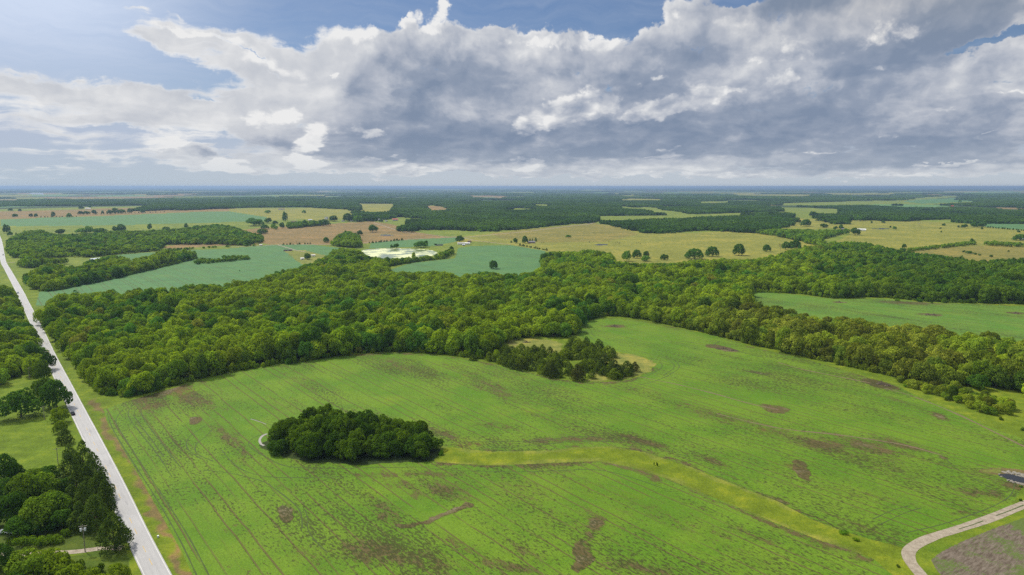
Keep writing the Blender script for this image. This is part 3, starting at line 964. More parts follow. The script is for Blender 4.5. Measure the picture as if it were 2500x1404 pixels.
def near_line(line, px, py, wpx):
    dmin = np.full(px.shape, 1e9)
    for a, b in zip(line[:-1], line[1:]):
        ab = b - a
        t = np.clip(((px - a[0]) * ab[0] + (py - a[1]) * ab[1]) / (ab @ ab), 0, 1)
        dmin = np.minimum(dmin, np.hypot(px - a[0] - t * ab[0], py - a[1] - t * ab[1]))
    return np.clip(1 - dmin / wpx, 0, 1)


sel = np.nonzero((GPX > 150) & (GPX < 560) & (GPY > 930) & (GPY < 1480) & (zone < 0))[0]
f = near_line(strip, jx[sel], jy[sel], 15.0) * (0.35 + 1.3 * fbm(GX[sel] / 5, GY[sel] / 5, 3))
f = np.clip(f * 1.5, 0, 1)[:, None]
basec[sel, :3] = basec[sel, :3] * (1 - f) + np.array(C_DIRT) * f

# rims of dry grass along the waterway and along the woods
rims = [(smooth_poly([(1062, 1085), (1200, 1102), (1344, 1099), (1401, 1092), (1488, 1089), (1574, 1104), (1689, 1141), (1804, 1187), (1900, 1224), (2045, 1291)], 4), 3.5, .9),
        (smooth_poly([(1062, 1128), (1200, 1137), (1373, 1130), (1459, 1126), (1545, 1142), (1632, 1170), (1718, 1204), (1804, 1239), (1900, 1279), (2004, 1320), (2133, 1364)], 4), 5.5, 1.1),
        (smooth_poly([(850, 866), (950, 861), (1010, 862), (1100, 870), (1200, 888), (1290, 908), (1350, 924), (1420, 933), (1500, 932), (1562, 919), (1592, 901)], 4), 4.0, 1.1),
        (smooth_poly([(1470, 777), (1540, 779), (1640, 798), (1750, 820), (1850, 850), (1950, 872), (2050, 900), (2130, 926)], 4), 4.0, .6)]
bare = np.zeros(len(GX))
crop = np.isin(zone, [i for i, z in enumerate(ZONES) if z[3] in (1, 2)])
ci = np.nonzero(crop)[0]
bx_, by_ = GPX[ci], GPY[ci]
bjx, bjy = jx[ci], jy[ci]
bb = np.zeros(len(ci))
for (cx, cy, rx, ry, rot, wt) in BARE:
    c_, s_ = math.cos(math.radians(rot)), math.sin(math.radians(rot))
    hard = wt > 1.4
    k = 0.45
    ux = (bx_ * k + bjx * (1 - k) - cx)
    uy = (by_ * k + bjy * (1 - k) - cy)
    q = ((ux * c_ + uy * s_) / (rx * 1.35)) ** 2 + ((-ux * s_ + uy * c_) / (ry * 1.5)) ** 2
    bb = np.maximum(bb, np.where(hard, np.clip((1.15 - q) * 2, 0, 1) * 1.15, wt * np.exp(-q * 1.3)))
# the wet gully across the lower field
g_ = smooth_poly([(975, 1284), (1010, 1279), (1050, 1268), (1090, 1255), (1120, 1243), (1145, 1235)], 4)
bb = np.maximum(bb, np.clip(near_line(g_, bjx, bjy, 7.0) * 2.6, 0, 1.25))
for ln_, w_, s_ in rims:
    bb = np.maximum(bb, near_line(ln_, bjx, bjy, w_ * 1.6) * s_ * 0.75)
bare[ci] = np.clip(bb, 0, 1.5) * 0.80
for ln_, w_, s_ in rims[:2]:
    wi = np.nonzero(zone == [i for i, z in enumerate(ZONES) if z[0] == 'grass_waterway'][0])[0]
    f = (near_line(ln_, jx[wi], jy[wi], w_ * 1.5) * s_)[:, None]
    f = np.clip(f, 0, 0.5)
    basec[wi, :3] = basec[wi, :3] * (1 - f) + np.array(C_DRY) * f

# faces
ii = np.arange(na)
jn = (ii + 1) % na
rows_ = np.arange(nr - 1)[:, None]
F = np.stack([rows_ * na + ii, rows_ * na + jn, (rows_ + 1) * na + jn, (rows_ + 1) * na + ii], -1).reshape(-1, 4)
F = F[:, ::-1]
fz = zone[F[:, 0]]
GV = np.stack([GX, GY, GZ], 1)


def land_piece(name, faces, mat, kind='structure'):
    used, inv = np.unique(faces, return_inverse=True)
    me = npmesh(name, GV[used], inv.reshape(-1, 4), [mat], smooth=True)
    a = me.attributes.new('base', 'FLOAT_COLOR', 'POINT')
    a.data.foreach_set('color', basec[used].ravel())
    b = me.attributes.new('bare', 'FLOAT', 'POINT')
    b.data.foreach_set('value', bare[used].astype(np.float32))
    return tag(link(name, me), kind=kind)


# group zones into pieces: everything called ground stays one sheet
is_ground = np.array([z[0] == 'ground' for z in ZONES] + [True])
land_piece('ground', F[is_ground[fz]], M['land'])
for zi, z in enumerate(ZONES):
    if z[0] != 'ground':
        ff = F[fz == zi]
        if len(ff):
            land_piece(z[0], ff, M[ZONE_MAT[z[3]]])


# ------------------------------------------------------------------ roads, lanes and wheel lines: ribbons laid on the land
def ribbon(name, pts_px, width, mat, lift=0.03, parent=None, offs=(0.0,), dash=None, world=None, kind='structure', wob=0.0, skirt=0.0):
    """strip of the given width (m) that follows the land"""
    if world is None:
        W_ = np.array([ground_at(px, py)[:2] for px, py in pts_px])
    else:
        W_ = np.array(world)
    line = smooth_poly(W_, 8)
    seg = np.hypot(*(np.diff(line, axis=0).T))
    acc = np.concatenate([[0], np.cumsum(seg)])
    step = 2.0 if acc[-1] < 900 else 5.0
    n = max(2, int(acc[-1] / step))
    s = np.linspace(0, acc[-1], n)
    x = np.interp(s, acc, line[:, 0])
    y = np.interp(s, acc, line[:, 1])
    tx, ty = np.gradient(x), np.gradient(y)
    L_ = np.hypot(tx, ty)
    nx_, ny_ = ty / L_, -tx / L_
    V, Fc, ac = [], [], []
    for of in offs:
        hw = width / 2 * (1 + wob * (fbm(s / 7.0 + of, s * 0 + of, 2) - 0.5)) if wob else np.full(n, width / 2)
        b0 = len(V)
        for k in range(n):
            for sd in (-1, 1):
                X, Y = x[k] + nx_[k] * (of + sd * hw[k]), y[k] + ny_[k] * (of + sd * hw[k])
                V.append((X, Y, float(land_h(X, Y)) + lift))
                ac.append(sd)
        for k in range(n - 1):
            if dash and (s[k] % (dash[0] + dash[1])) > dash[0]:
                continue
            a = b0 + 2 * k
            Fc.append((a, a + 1, a + 3, a + 2))
    Fc = np.array(Fc)
    me = npmesh(name, V, Fc, [mat], smooth=True)
    at = me.attributes.new('across', 'FLOAT', 'POINT')
    at.data.foreach_set('value', np.array(ac, np.float32))
    o = link(name, me, parent)
    if parent is None:
        tag(o, kind=kind)
    return o, (x, y, s)


ROADPX = [(470, 1580), (427, 1490), (384, 1404), (334, 1303), (277, 1179), (222, 1067), (191, 1006), (160, 944), (139, 903), (119, 862), (91, 800), (59, 735), (47, 710), (19, 659), (9, 641), (5, 621), (2, 600), (-3, 580), (-14, 560), (-40, 535)]
RW = 6.6
road, rline = ribbon('road', ROADPX, RW + 0.7, M['road'], 0.05)
ribbon('edge_line', ROADPX, 0.16, M['whiteline'], 0.056, road, offs=(-RW / 2 + 0.1, RW / 2 - 0.1))
ribbon('centre_line', ROADPX, 0.20, M['yellowline'], 0.056, road, dash=(4.0, 8.0))
# culvert joint and slab seams across the road
jx0, jy0, jz0, _ = ground_at(78, 785)
rx_, ry_, rs_ = rline
kj = int(np.argmin(np.hypot(rx_ - jx0, ry_ - jy0)))
mbj = MB()
for dk, wd in ((0, 0.5), (-5, 0.12), (5, 0.12), (9, 0.1), (14, 0.12), (19, 0.1), (-11, 0.12)):
    k = kj + dk
    t_ = np.array([rx_[k + 1] - rx_[k - 1], ry_[k + 1] - ry_[k - 1]])
    t_ /= np.hypot(*t_)
    n_ = np.array([t_[1], -t_[0]])
    c_ = np.array([rx_[k], ry_[k]])
    p = [c_ + n_ * sx * 3.4 + t_ * sy * wd for sx, sy in ((-1, -1), (1, -1), (1, 1), (-1, 1))]
    mbj.quad([(q[0], q[1], 0.060) for q in p])
mbj.build('joint', M['tar'], road)

ribbon('side_road', [(12, 641), (24, 641), (36, 640.5)], 4.5, M['gravel_pale'], 0.05)
ribbon('side_road', [(4, 641.5), (-14, 643), (-30, 644)], 4.5, M['gravel_pale'], 0.05)
ribbon('gravel_road', [(560, 603), (640, 600), (700, 597), (830, 596), (940, 589), (1010, 583.5), (1080, 580.5), (1150, 578), (1215, 572), (1280, 566), (1360, 556), (1440, 546.5), (1452, 541), (1462, 535)], 6.5, M['gravel_pale'], 0.12)
ribbon('gravel_track', [(912, 544), (935, 551), (965, 561), (1000, 569), (1045, 573), (1085, 577.5), (1120, 579)], 4.0, M['gravel_pale'], 0.14)
ribbon('gravel_track', [(1130, 580), (1160, 587), (1200, 592), (1245, 597.5)], 4.0, M['gravel_pale'], 0.14)
ribbon('gravel_track', [(678, 598), (705, 606), (722, 611), (745, 615)], 3.5, M['gravel_pale'], 0.14)
ribbon('gravel_track', [(588, 592), (600, 598)], 3.5, M['gravel_pale'], 0.14)
ribbon('driveway', [(300, 1338), (262, 1337), (225, 1342), (185, 1347), (120, 1352), (55, 1354), (0, 1352), (-60, 1350)], 3.0, M['gravel'], 0.04, wob=0.5)

# the gravel lane at the lower right, wider at its bend, with a grassy crown in places
LANE = [(2720, 1155), (2600, 1195), (2500, 1232), (2419, 1265), (2341, 1291), (2280, 1310), (2240, 1328), (2219, 1346), (2221, 1368), (2238, 1391), (2262, 1420), (2300, 1470)]
ribbon('gravel_lane', LANE, 3.9, M['gravel_pale'], 0.04, wob=0.25)
ribbon('grass_crown', [(2500, 1233), (2460, 1249), (2432, 1259)], 0.55, M['tracks'], 0.05, wob=1.0)
ribbon('grass_crown', [(2400, 1272), (2370, 1283), (2340, 1292)], 0.45, M['tracks'], 0.05, wob=1.0)

# wheel lines of the headlands and turning loops
LOOPS = [
    [(262, 1008), (272, 1040), (300, 1090), (345, 1160), (395, 1240), (440, 1320), (480, 1404)],
    [(300, 1000), (290, 1012), (283, 1030), (300, 1062), (340, 1125), (400, 1215), (460, 1310), (510, 1404)],
    [(345, 985), (322, 992), (313, 1008), (318, 1024), (345, 1060), (385, 1110), (420, 1165)],
    [(352, 990), (334, 998), (327, 1012), (340, 1034), (370, 1074), (400, 1115)],
    [(380, 988), (352, 992), (344, 1006), (360, 1036), (395, 1082), (440, 1140)],
    [(500, 1040), (470, 1060), (455, 1080), (462, 1100), (490, 1120)],
    [(520, 1046), (500, 1068), (478, 1086), (482, 1108), (520, 1126)],
    [(640, 1062), (625, 1066), (608, 1078), (612, 1092), (650, 1116), (700, 1138), (800, 1144), (900, 1142), (1050, 1140)],
    [(540, 1098), (580, 1140), (640, 1162), (720, 1166), (840, 1164)],
    [(500, 1148), (560, 1155), (640, 1175), (680, 1200), (720, 1232), (735, 1255), (738, 1290)],
    [(745, 1245), (752, 1270), (750, 1290), (770, 1320), (800, 1350)],
    [(1050, 1144), (1150, 1150), (1250, 1152), (1350, 1150), (1430, 1146), (1490, 1152), (1560, 1172), (1640, 1200)],
    [(1060, 1080), (1200, 1078), (1320, 1076), (1400, 1066), (1480, 1070), (1560, 1082), (1680, 1115)],
    [(1200, 1092), (1300, 1088), (1400, 1078), (1500, 1078)],
    [(1590, 874), (1612, 884), (1616, 896), (1600, 908), (1570, 922)],
    [(1622, 870), (1648, 880), (1658, 896), (1640, 912), (1600, 930), (1560, 940)],
    [(1615, 872), (1640, 884), (1645, 898), (1620, 916)],
    [(1440, 802), (1450, 820), (1475, 836), (1500, 850)],
    [(1430, 806), (1436, 818), (1452, 830)],
    [(2385, 1144), (2420, 1143), (2460, 1150), (2500, 1160)],
    [(2480, 1165), (2470, 1205), (2440, 1228), (2390, 1250), (2300, 1280), (2215, 1300)],
    [(2150, 1280), (2210, 1252), (2250, 1240)],
    [(2130, 1268), (2180, 1245), (2220, 1235)],
    [(2310, 1120), (2330, 1140), (2370, 1165), (2420, 1190)],
    [(615, 1022), (640, 1030), (668, 1040)],
]
for lp in LOOPS:
    ribbon('wheel_track', lp, 0.42, M['tracks'], 0.02, wob=1.2)
for lp in ([(1900, 885), (1960, 902), (2040, 918), (2125, 935)], [(2160, 948), (2230, 968), (2330, 1008), (2430, 1056), (2520, 1100), (2600, 1140)],
           [(1200, 830), (1260, 842)], [(1560, 920), (1650, 938), (1740, 960), (1830, 985), (1900, 1000)], [(1750, 1010), (1900, 1045), (2050, 1062), (2200, 1085), (2300, 1112)]):
    ribbon('wheel_track', lp, 1.0, M['trackbrown'], 0.015, wob=1.5)
for lp in ([(1950, 712), (2050, 722), (2150, 737), (2260, 755)], [(2270, 770), (2360, 779), (2500, 792)], [(1660, 833), (1700, 838)], [(1740, 843), (1757, 833)], [(1800, 857), (1860, 872)], [(1820, 905), (1850, 908), (1876, 915)],
           [(340, 688), (390, 686), (440, 684)], [(280, 696), (320, 693)], [(160, 711), (200, 710)], [(595, 662), (640, 658)], [(510, 655), (540, 654)], [(1490, 795), (1560, 793)]):
    ribbon('wheel_track', lp, 0.8, M['tracks'], 0.03, wob=1.0)

# water caught at the end of the clump, and in the gully
ribbon('ditch_water', [(652, 1059), (641, 1064), (634, 1074), (637, 1084), (645, 1088)], 1.3, M['water_pale'], 0.03, wob=0.8)
ribbon('ditch_water', [(612, 1023), (632, 1029), (650, 1036)], 0.5, M['water_pale'], 0.03, wob=1.2)

# ------------------------------------------------------------------ trees: crowns of many leaf clumps over tapered, forked trunks
def leaf_cloud(seed, n_lobe, n_leaf, size, shape='broad', low=0.12):
    """crown one unit in radius; returns leaf quads with a brightness per leaf"""
    g = np.random.default_rng(seed)
    if shape == 'broad':
        th = g.random(n_lobe) * 2 * np.pi
        zz = g.random(n_lobe)
        rr = np.sqrt(np.clip(1 - (zz * 0.97) ** 2, 0, 1)) * (0.50 + 0.30 * g.random(n_lobe) ** 0.5)
        rr *= 1 + 0.22 * np.sin(th * 2 + g.random() * 6) + 0.12 * np.sin(th * 3 + g.random() * 6)
        C = np.stack([np.cos(th) * rr, np.sin(th) * rr, 0.30 + zz * 0.76 * (0.86 + 0.2 * g.random(n_lobe))], 1)
        Rl = 0.15 + 0.17 * g.random(n_lobe)
        C[0] = (0, 0, 0.70)
        Rl[0] = 0.50
        sq = np.array([1, 1, 0.85])
    elif shape == 'cedar':
        zz = g.random(n_lobe)
        th = g.random(n_lobe) * 2 * np.pi
        env = (1 - zz ** 1.5) ** 0.9 * 0.76 * (0.8 + 0.35 * g.random(n_lobe))
        C = np.stack([np.cos(th) * env, np.sin(th) * env, 0.20 + zz * 1.75], 1)
        Rl = 0.16 + 0.20 * (1 - zz) * g.random(n_lobe) + 0.05
        C[0] = (0, 0, 0.8)
        Rl[0] = 0.6
        sq = np.array([1, 1, 1.3])
    else:                                                # bush
        th = g.random(n_lobe) * 2 * np.pi
        rr = g.random(n_lobe) ** 0.6 * 0.7
        C = np.stack([np.cos(th) * rr, np.sin(th) * rr, 0.15 + 0.45 * g.random(n_lobe)], 1)
        Rl = 0.25 + 0.2 * g.random(n_lobe)
        sq = np.array([1, 1, 0.8])
    per = Rl ** 2
    per = per / per.sum()
    li = g.choice(n_lobe, n_leaf * 2, p=per)
    d = g.normal(size=(n_leaf * 2, 3))
    d[:, 2] += 0.35
    d /= np.linalg.norm(d, axis=1)[:, None]
    rad = Rl[li] * (0.82 + 0.26 * g.random(len(li)))
    Pp = C[li] + d * rad[:, None] * sq
    # drop leaves buried inside other lobes
    keep = np.ones(len(Pp), bool)
    for k in range(n_lobe):
        q = np.linalg.norm((Pp - C[k]) / (Rl[k] * sq), axis=1)
        keep &= (q > 0.72) | (li == k)
    keep &= Pp[:, 2] > low * (0.5 + g.random(len(Pp)))
    Pp, d, li = Pp[keep][:n_leaf], d[keep][:n_leaf], li[keep][:n_leaf]
    n = len(Pp)
    nrm = d + g.normal(size=(n, 3)) * 0.42
    if shape == 'cedar':
        nrm = d + g.normal(size=(n, 3)) * 0.6
    nrm /= np.linalg.norm(nrm, axis=1)[:, None]
    a = np.cross(nrm, g.normal(size=(n, 3)))
    a /= np.linalg.norm(a, axis=1)[:, None]
    b = np.cross(nrm, a)
    s = size * (0.55 + 0.9 * g.random(n))[:, None]
    asp = (0.6 + 0.5 * g.random(n))[:, None]
    V = np.stack([Pp + a * s, Pp + b * s * asp, Pp - a * s * 0.9, Pp - b * s * asp], 1)
    lob_v = g.random(n_lobe)
    v = np.clip(0.30 * g.random(n) + 0.45 * lob_v[li] + 0.12 * g.normal(size=n) + 0.12, 0, 1)
    return V.reshape(-1, 3), np.repeat(v, 4)


def trunk_geo(seed, rr, h, top, n_br=5, sides=6):
    """tapered trunk with limbs that reach into the crown"""
    g = random.Random(seed)
    V, F_ = [], []

    def limb(p, q, r0, r1):
        p, q = Vector(p), Vector(q)
        d = (q - p).normalized()
        u = d.orthogonal().normalized()
        w = d.cross(u)
        b = len(V)
        for (c, r) in ((p, r0), (q, r1)):
            for i in range(sides):
                t = 2 * math.pi * i / sides
                V.append(tuple(c + (u * math.cos(t) + w * math.sin(t)) * r))
        for i in range(sides):
            j = (i + 1) % sides
            F_.append((b + i, b + j, b + sides + j, b + sides + i))
    k1 = (g.uniform(-.04, .04), g.uniform(-.04, .04), h)
    limb((0, 0, -0.05), k1, rr, rr * 0.72)
    limb(k1, (k1[0] * 2, k1[1] * 2, top), rr * 0.72, rr * 0.2)
    for i in range(n_br):
        a = 6.283 * i / n_br + g.uniform(-.4, .4)
        z0 = h * g.uniform(0.8, 1.3)
        e = (math.cos(a) * g.uniform(.4, .65), math.sin(a) * g.uniform(.4, .65), z0 + g.uniform(.2, .55))
        limb((k1[0], k1[1], z0), e, rr * 0.42, rr * 0.12)
    return np.array(V), np.array(F_)


def crown_mesh(name, V, v):
    Fq = np.arange(len(V)).reshape(-1, 4)
    me = npmesh(name, V, Fq, [M['leaf']])
    a = me.attributes.new('v', 'FLOAT', 'POINT')
    a.data.foreach_set('value', v.astype(np.float32))
    return me


BROAD = []
for k in range(6):
    V, v = leaf_cloud(100 + k, 40 + 6 * (k % 3), 3600, 0.046, 'broad')
    tv, tf = trunk_geo(200 + k, 0.045, 0.42, 1.0)
    BROAD.append((crown_mesh('crown', V, v), npmesh('trunk', tv, tf, [M['bark']]), V, v, tv, tf))
CEDAR = []
for k in range(4):
    V, v = leaf_cloud(300 + k, 44, 2800, 0.050, 'cedar', 0.05)
    tv, tf = trunk_geo(400 + k, 0.05, 0.5, 1.8, 3)
    CEDAR.append((crown_mesh('crown', V, v), npmesh('trunk', tv, tf, [M['bark']]), V, v, tv, tf))
BUSH = []
for k in range(3):
    V, v = leaf_cloud(500 + k, 12, 900, 0.075, 'bush', 0.0)
    tv, tf = trunk_geo(600 + k, 0.03, 0.2, 0.4, 4, 5)
    BUSH.append((crown_mesh('crown', V, v), npmesh('stem', tv, tf, [M['bark']]), V, v, tv, tf))

G_MID = (0.142, 0.255, 0.014)
G_DARK = (0.060, 0.135, 0.014)
G_CEDAR = (0.062, 0.105, 0.016)
G_YEL = (0.245, 0.350, 0.018)
G_BLUE = (0.092, 0.222, 0.026)
G_OLIVE = (0.225, 0.262, 0.034)


def lerp(a, b, f):
    return tuple(a[i] * (1 - f) + b[i] * f for i in range(3))


def tree_tint(x, y, px, py, g):
    """leaf colour of a tree: species vary, whole stretches of the woods lean yellow, blue-green or olive"""
    n = float(fbm(np.array([x / 70.0]), np.array([y / 70.0]), 3)[0])
    r = g.random()
    c = G_MID
    if r < 0.33:
        c = lerp(G_MID, G_YEL, 0.35 + 0.65 * g.random())
    elif r < 0.55:
        c = G_BLUE
    elif r < 0.72:
        c = G_DARK
    elif r < 0.745:
        c = G_OLIVE
    c = lerp(c, G_YEL, max(0.0, min(0.85, (n - 0.38) * 3.2)))
    # the belt on the right is olive and turning
    ol = max(0.0, min(1.0, (px - 1500) / 300.0)) * max(0.0, min(1.0, (py - 742) / 40.0))
    if px < 2300:
        c = lerp(c, G_OLIVE, ol * (0.35 + 0.6 * g.random()))
    elif ol > 0:
        c = lerp(c, G_OLIVE, ol * 0.6 * g.random())
    # the wood at the right, beyond the second field, is darker
    if px > 1950 and 625 < py < 745:
        c = lerp(c, G_DARK, min(1.0, (px - 1950) / 300.0) * 0.65)
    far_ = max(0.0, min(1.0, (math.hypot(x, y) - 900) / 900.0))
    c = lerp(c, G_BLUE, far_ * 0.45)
    k = 0.86 + 0.44 * g.random()
    if ol > 0.5:
        k = 0.55 + 0.85 * g.random()
    return tuple(v * k for v in c)


TREES_PUT = []


def tone_word(t):
    lum = t[0] * .3 + t[1] * .6
    if t[0] > 0.80 * t[1] and lum > 0.09:
        return 'olive'
    if lum > 0.20:
        return 'yellow-green'
    if lum > 0.16:
        return 'light'
    if lum > 0.115:
        return 'mid-green'
    return 'dark'


def place_words(px, py, x0, x1, y0, y1, names=('left end', 'left part', 'middle', 'right part', 'right end')):
    c = names[max(0, min(4, int((px - x0) / (x1 - x0) * 5)))]
    f_ = (py - y0) / (y1 - y0)
    return ('back' if f_ < 0.34 else ('inner' if f_ < 0.68 else 'front')), c


def plant(kind, x, y, w, h, tint, label, cat, group=None, name=None, z=None):
    """one tree: a thing with crown and trunk"""
    lib = {'broad': BROAD, 'cedar': CEDAR, 'bush': BUSH}[kind]
    it = lib[R.randrange(len(lib))]
    name = name or {'broad': 'broadleaf_tree', 'cedar': 'cedar_tree', 'bush': 'shrub'}[kind]
    z = float(land_h(x, y)) if z is None else z
    topz = {'broad': 1.34, 'cedar': 2.2, 'bush': 0.9}[kind]
    root = empty(name, (x, y, z - 0.02), R.uniform(0, 6.283), (w / 2, w / 2, h / topz))
    tag(root, label, cat, group)
    c = link('crown', it[0], root)
    c['tint'] = list(tint)
    link('stem' if kind == 'bush' else 'trunk', it[1], root)
    TREES_PUT.append((x, y, w))
    return root


def plant_px(kind, px, py, hpx, wpx, tint=None, label=None, cat=None, group=None, name=None, kh=1.0):
    x, y, z, d = ground_at(px, py)
    dep_ = y * CP - (z - H) * SP
    s = dep_ / FPX
    el_ = math.atan2(H - z, math.hypot(x, y))
    w = wpx * s
    h = (hpx * s) / math.cos(el_) - 0.30 * w * math.sin(el_) * 1.0
    h = max(h, w * 0.4)
    g = R
    if tint is None:
        tint = tree_tint(x, y, px, py, g) if kind != 'cedar' else tuple(v * g.uniform(.75, 1.3) for v in G_CEDAR)
    # stand it back so that the foot of the crown, not its middle, is at the traced point
    nx, ny = x / math.hypot(x, y), y / math.hypot(x, y)
    return plant(kind, x + nx * w * 0.25, y + ny * w * 0.25, w, h * kh, tint, label, cat, group, name)


def hexpts(poly_w, sp, jitter=0.35, seed=1):
    g = np.random.default_rng(seed)
    poly_w = np.asarray(poly_w)
    x0, y0 = poly_w.min(0) - sp
    x1, y1 = poly_w.max(0) + sp
    xs = np.arange(x0, x1, sp)
    ys = np.arange(y0, y1, sp * 0.87)
    X, Y = np.meshgrid(xs, ys)
    X = X + (np.arange(len(ys)) % 2)[:, None] * sp / 2
    X = X.ravel() + (g.random(X.size) - .5) * 2 * jitter * sp
    Y = Y.ravel() + (g.random(Y.size) - .5) * 2 * jitter * sp
    return X, Y


def scatter(outline, sp, hmin, hmax, seed, holes=(), shrink=0.9, top_test=True):
    """tree feet inside a wood whose seen outline is given: foot and top must both fall inside it"""
    op = np.array(outline, float)
    wp = np.array([ground_at(px, min(1500, py + (0 if py > 500 else 0)))[:2] for px, py in op])
    X, Y = hexpts(wp, sp, 0.36, seed)
    g = np.random.default_rng(seed + 1)
    Z = land_h(X, Y)
    hh = hmin + (hmax - hmin) * g.random(len(X)) ** 1.3
    hh = hh * (0.72 + 0.60 * fbm(X / 45.0, Y / 45.0, 2))
    px, py = to_px(X, Y, Z)
    ok = inside(op, px, py)
    if top_test:
        for q_ in (0.25, 0.5, 0.7, 0.93):
            tx_, ty_ = to_px(X, Y, Z + hh * shrink * q_ / 0.93)
            ok &= inside(op, tx_, ty_)
    for hl in holes:
        ok &= ~inside(hl, px, py)
    return X[ok], Y[ok], Z[ok], hh[ok], px[ok], py[ok]


W1 = [(110, 722), (140, 716), (200, 712), (300, 705), (430, 700), (470, 692), (560, 690), (640, 678), (662, 668), (700, 655), (760, 642), (790, 628), (830, 604), (870, 606), (905, 625), (960, 636), (940, 655), (965, 664), (1060, 661), (1110, 668), (1180, 662),
      (1250, 668), (1310, 660), (1330, 650), (1312, 640), (1320, 622), (1350, 613), (1400, 613), (1440, 608), (1490, 617), (1500, 636), (1560, 641), (1650, 641), (1690, 634), (1800, 631), (1850, 630), (1900, 618), (1940, 606), (2000, 596), (2060, 588),
      (2120, 592), (2180, 606), (2230, 616), (2300, 622), (2340, 626), (2370, 633), (2430, 632), (2500, 628), (2640, 625), (2640, 752), (2500, 741), (2400, 738), (2276, 735), (2180, 727), (2136, 724), (2038, 727), (1968, 718), (1912, 714), (1860, 708), (1825, 712),
      (1835, 725), (1850, 737), (1920, 752), (1990, 768), (2100, 776), (2150, 788), (2240, 791), (2350, 810), (2420, 815), (2500, 832), (2640, 860), (2640, 1000), (2500, 966), (2441, 952), (2380, 950), (2300, 950), (2242, 940), (2185, 922), (2142, 908), (2042, 888), (1900, 856),
      (1800, 832), (1740, 816), (1640, 794), (1560, 777), (1480, 769), (1420, 784), (1403, 802), (1398, 822), (1370, 826), (1300, 822), (1250, 826), (1215, 850), (1180, 872), (1100, 867), (1010, 859), (950, 858), (850, 864), (760, 877), (620, 897), (500, 918), (430, 935),
      (350, 958), (320, 966), (265, 966), (238, 955), (205, 915), (172, 868), (140, 826), (108, 790), (98, 768), (112, 745), (125, 735)]
W2 = [(56, 692), (62, 666), (112, 642), (150, 645), (196, 646), (218, 633), (280, 619), (322, 633), (406, 608), (476, 611), (480, 630), (420, 645), (336, 666), (280, 680), (196, 697), (140, 708), (98, 711)]
W2B = [(470, 641), (480, 628), (540, 630), (545, 622), (606, 622), (611, 634), (540, 641), (475, 646)]
W2C = [(38, 650), (60, 616), (80, 612), (118, 630), (165, 625), (163, 645), (110, 652), (70, 655)]
W3 = [(20, 604), (25, 580), (60, 562), (95, 561), (140, 572), (200, 568), (300, 562), (370, 562), (460, 554), (520, 547), (560, 549), (590, 560), (640, 572), (644, 592), (600, 600), (520, 597), (395, 598), (400, 612), (300, 620), (230, 628), (165, 628), (100, 632), (38, 630), (20, 618)]
W3B = [(400, 616), (403, 606), (480, 602), (640, 594), (640, 600), (480, 608)]
W5 = [(320, 514), (370, 499), (480, 486), (700, 483), (870, 480), (1050, 472), (1270, 474), (1500, 467), (1700, 466), (2000, 470), (2300, 474), (2700, 472), (2700, 556), (2500, 547), (2350, 545), (2340, 534), (2200, 540), (2110, 538), (2090, 530), (2050, 548), (2010, 540), (1990, 522), (1922, 522),
      (1923, 543), (1905, 555), (1870, 563), (1828, 569), (1730, 561), (1600, 570), (1570, 566), (1480, 546), (1461, 539), (1466, 531), (1446, 534), (1447, 543), (1300, 556), (1180, 566), (1110, 562), (1030, 562), (975, 566), (960, 548), (900, 540), (800, 542), (700, 520),
      (640, 518), (500, 514), (350, 517)]
H5 = [[(868, 496), (972, 498), (962, 517), (878, 518)], [(1028, 503), (1060, 501), (1118, 512), (1050, 514)], [(1138, 477), (1240, 478), (1240, 482.5), (1138, 482)], [(1510, 484), (1622, 486), (1622, 489.5), (1512, 489)],
      [(1450, 528), (1640, 525), (1900, 516.5), (1912, 521), (1640, 533), (1500, 538), (1450, 540)], [(1790, 473), (1992, 475), (1992, 479), (1790, 478)], [(1900, 506.5), (1986, 507), (2045, 510), (2070, 514), (2022, 519), (1988, 524), (1977, 532), (1960, 531), (1955, 521), (1900, 517)], [(2015, 471), (2185, 472), (2185, 476), (2015, 476)], [(1300, 498), (1360, 500), (1340, 504), (1290, 502)], [(1700, 492), (1780, 491), (1790, 495), (1700, 496)], [(2430, 506), (2500, 507), (2500, 513), (2440, 511)], [(1560, 505), (1600, 506), (1590, 509), (1555, 508)],
      [(1900, 496), (2190, 489), (2244, 481), (2354, 477), (2362, 489), (2410, 492), (2268, 500), (2190, 498), (1990, 502), (1905, 501)], [(560, 508), (740, 506), (860, 512), (880, 530), (800, 540), (700, 535), (560, 520)], [(2060, 541), (2090, 530), (2130, 545), (2100, 560)], [(960, 531), (1000, 530), (1010, 548), (980, 552), (900, 546), (915, 538)]]
W6 = [(1826, 568), (1845, 561), (1900, 557), (1990, 560), (2055, 559), (2064, 570), (2030, 580), (1998, 586), (2060, 589), (2120, 595), (2000, 604), (1975, 596), (1930, 584), (1880, 575)]
W7 = [(2176, 618), (2200, 606), (2280, 598), (2320, 593), (2380, 586), (2384, 598), (2320, 604), (2240, 613), (2190, 619)]
W7B = [(2390, 598), (2395, 589), (2420, 586), (2500, 592), (2640, 600), (2640, 608), (2440, 602)]
W8 = [(800, 645), (815, 606), (860, 612), (885, 626), (960, 630), (1000, 627), (1060, 622), (1105, 604), (1111, 616), (1090, 631), (1010, 641), (940, 652), (880, 655)]
W9 = [(800, 596), (830, 570), (850, 563), (875, 572), (880, 592), (905, 602), (870, 606), (820, 602)]
W12 = [(700, 550), (705, 541), (765, 538), (805, 540), (790, 550), (720, 558), (650, 562), (655, 553)]
W15 = [(-40, 505), (-40, 487), (60, 485), (200, 487), (350, 485), (480, 481), (700, 480), (700, 486), (450, 492), (380, 501)]
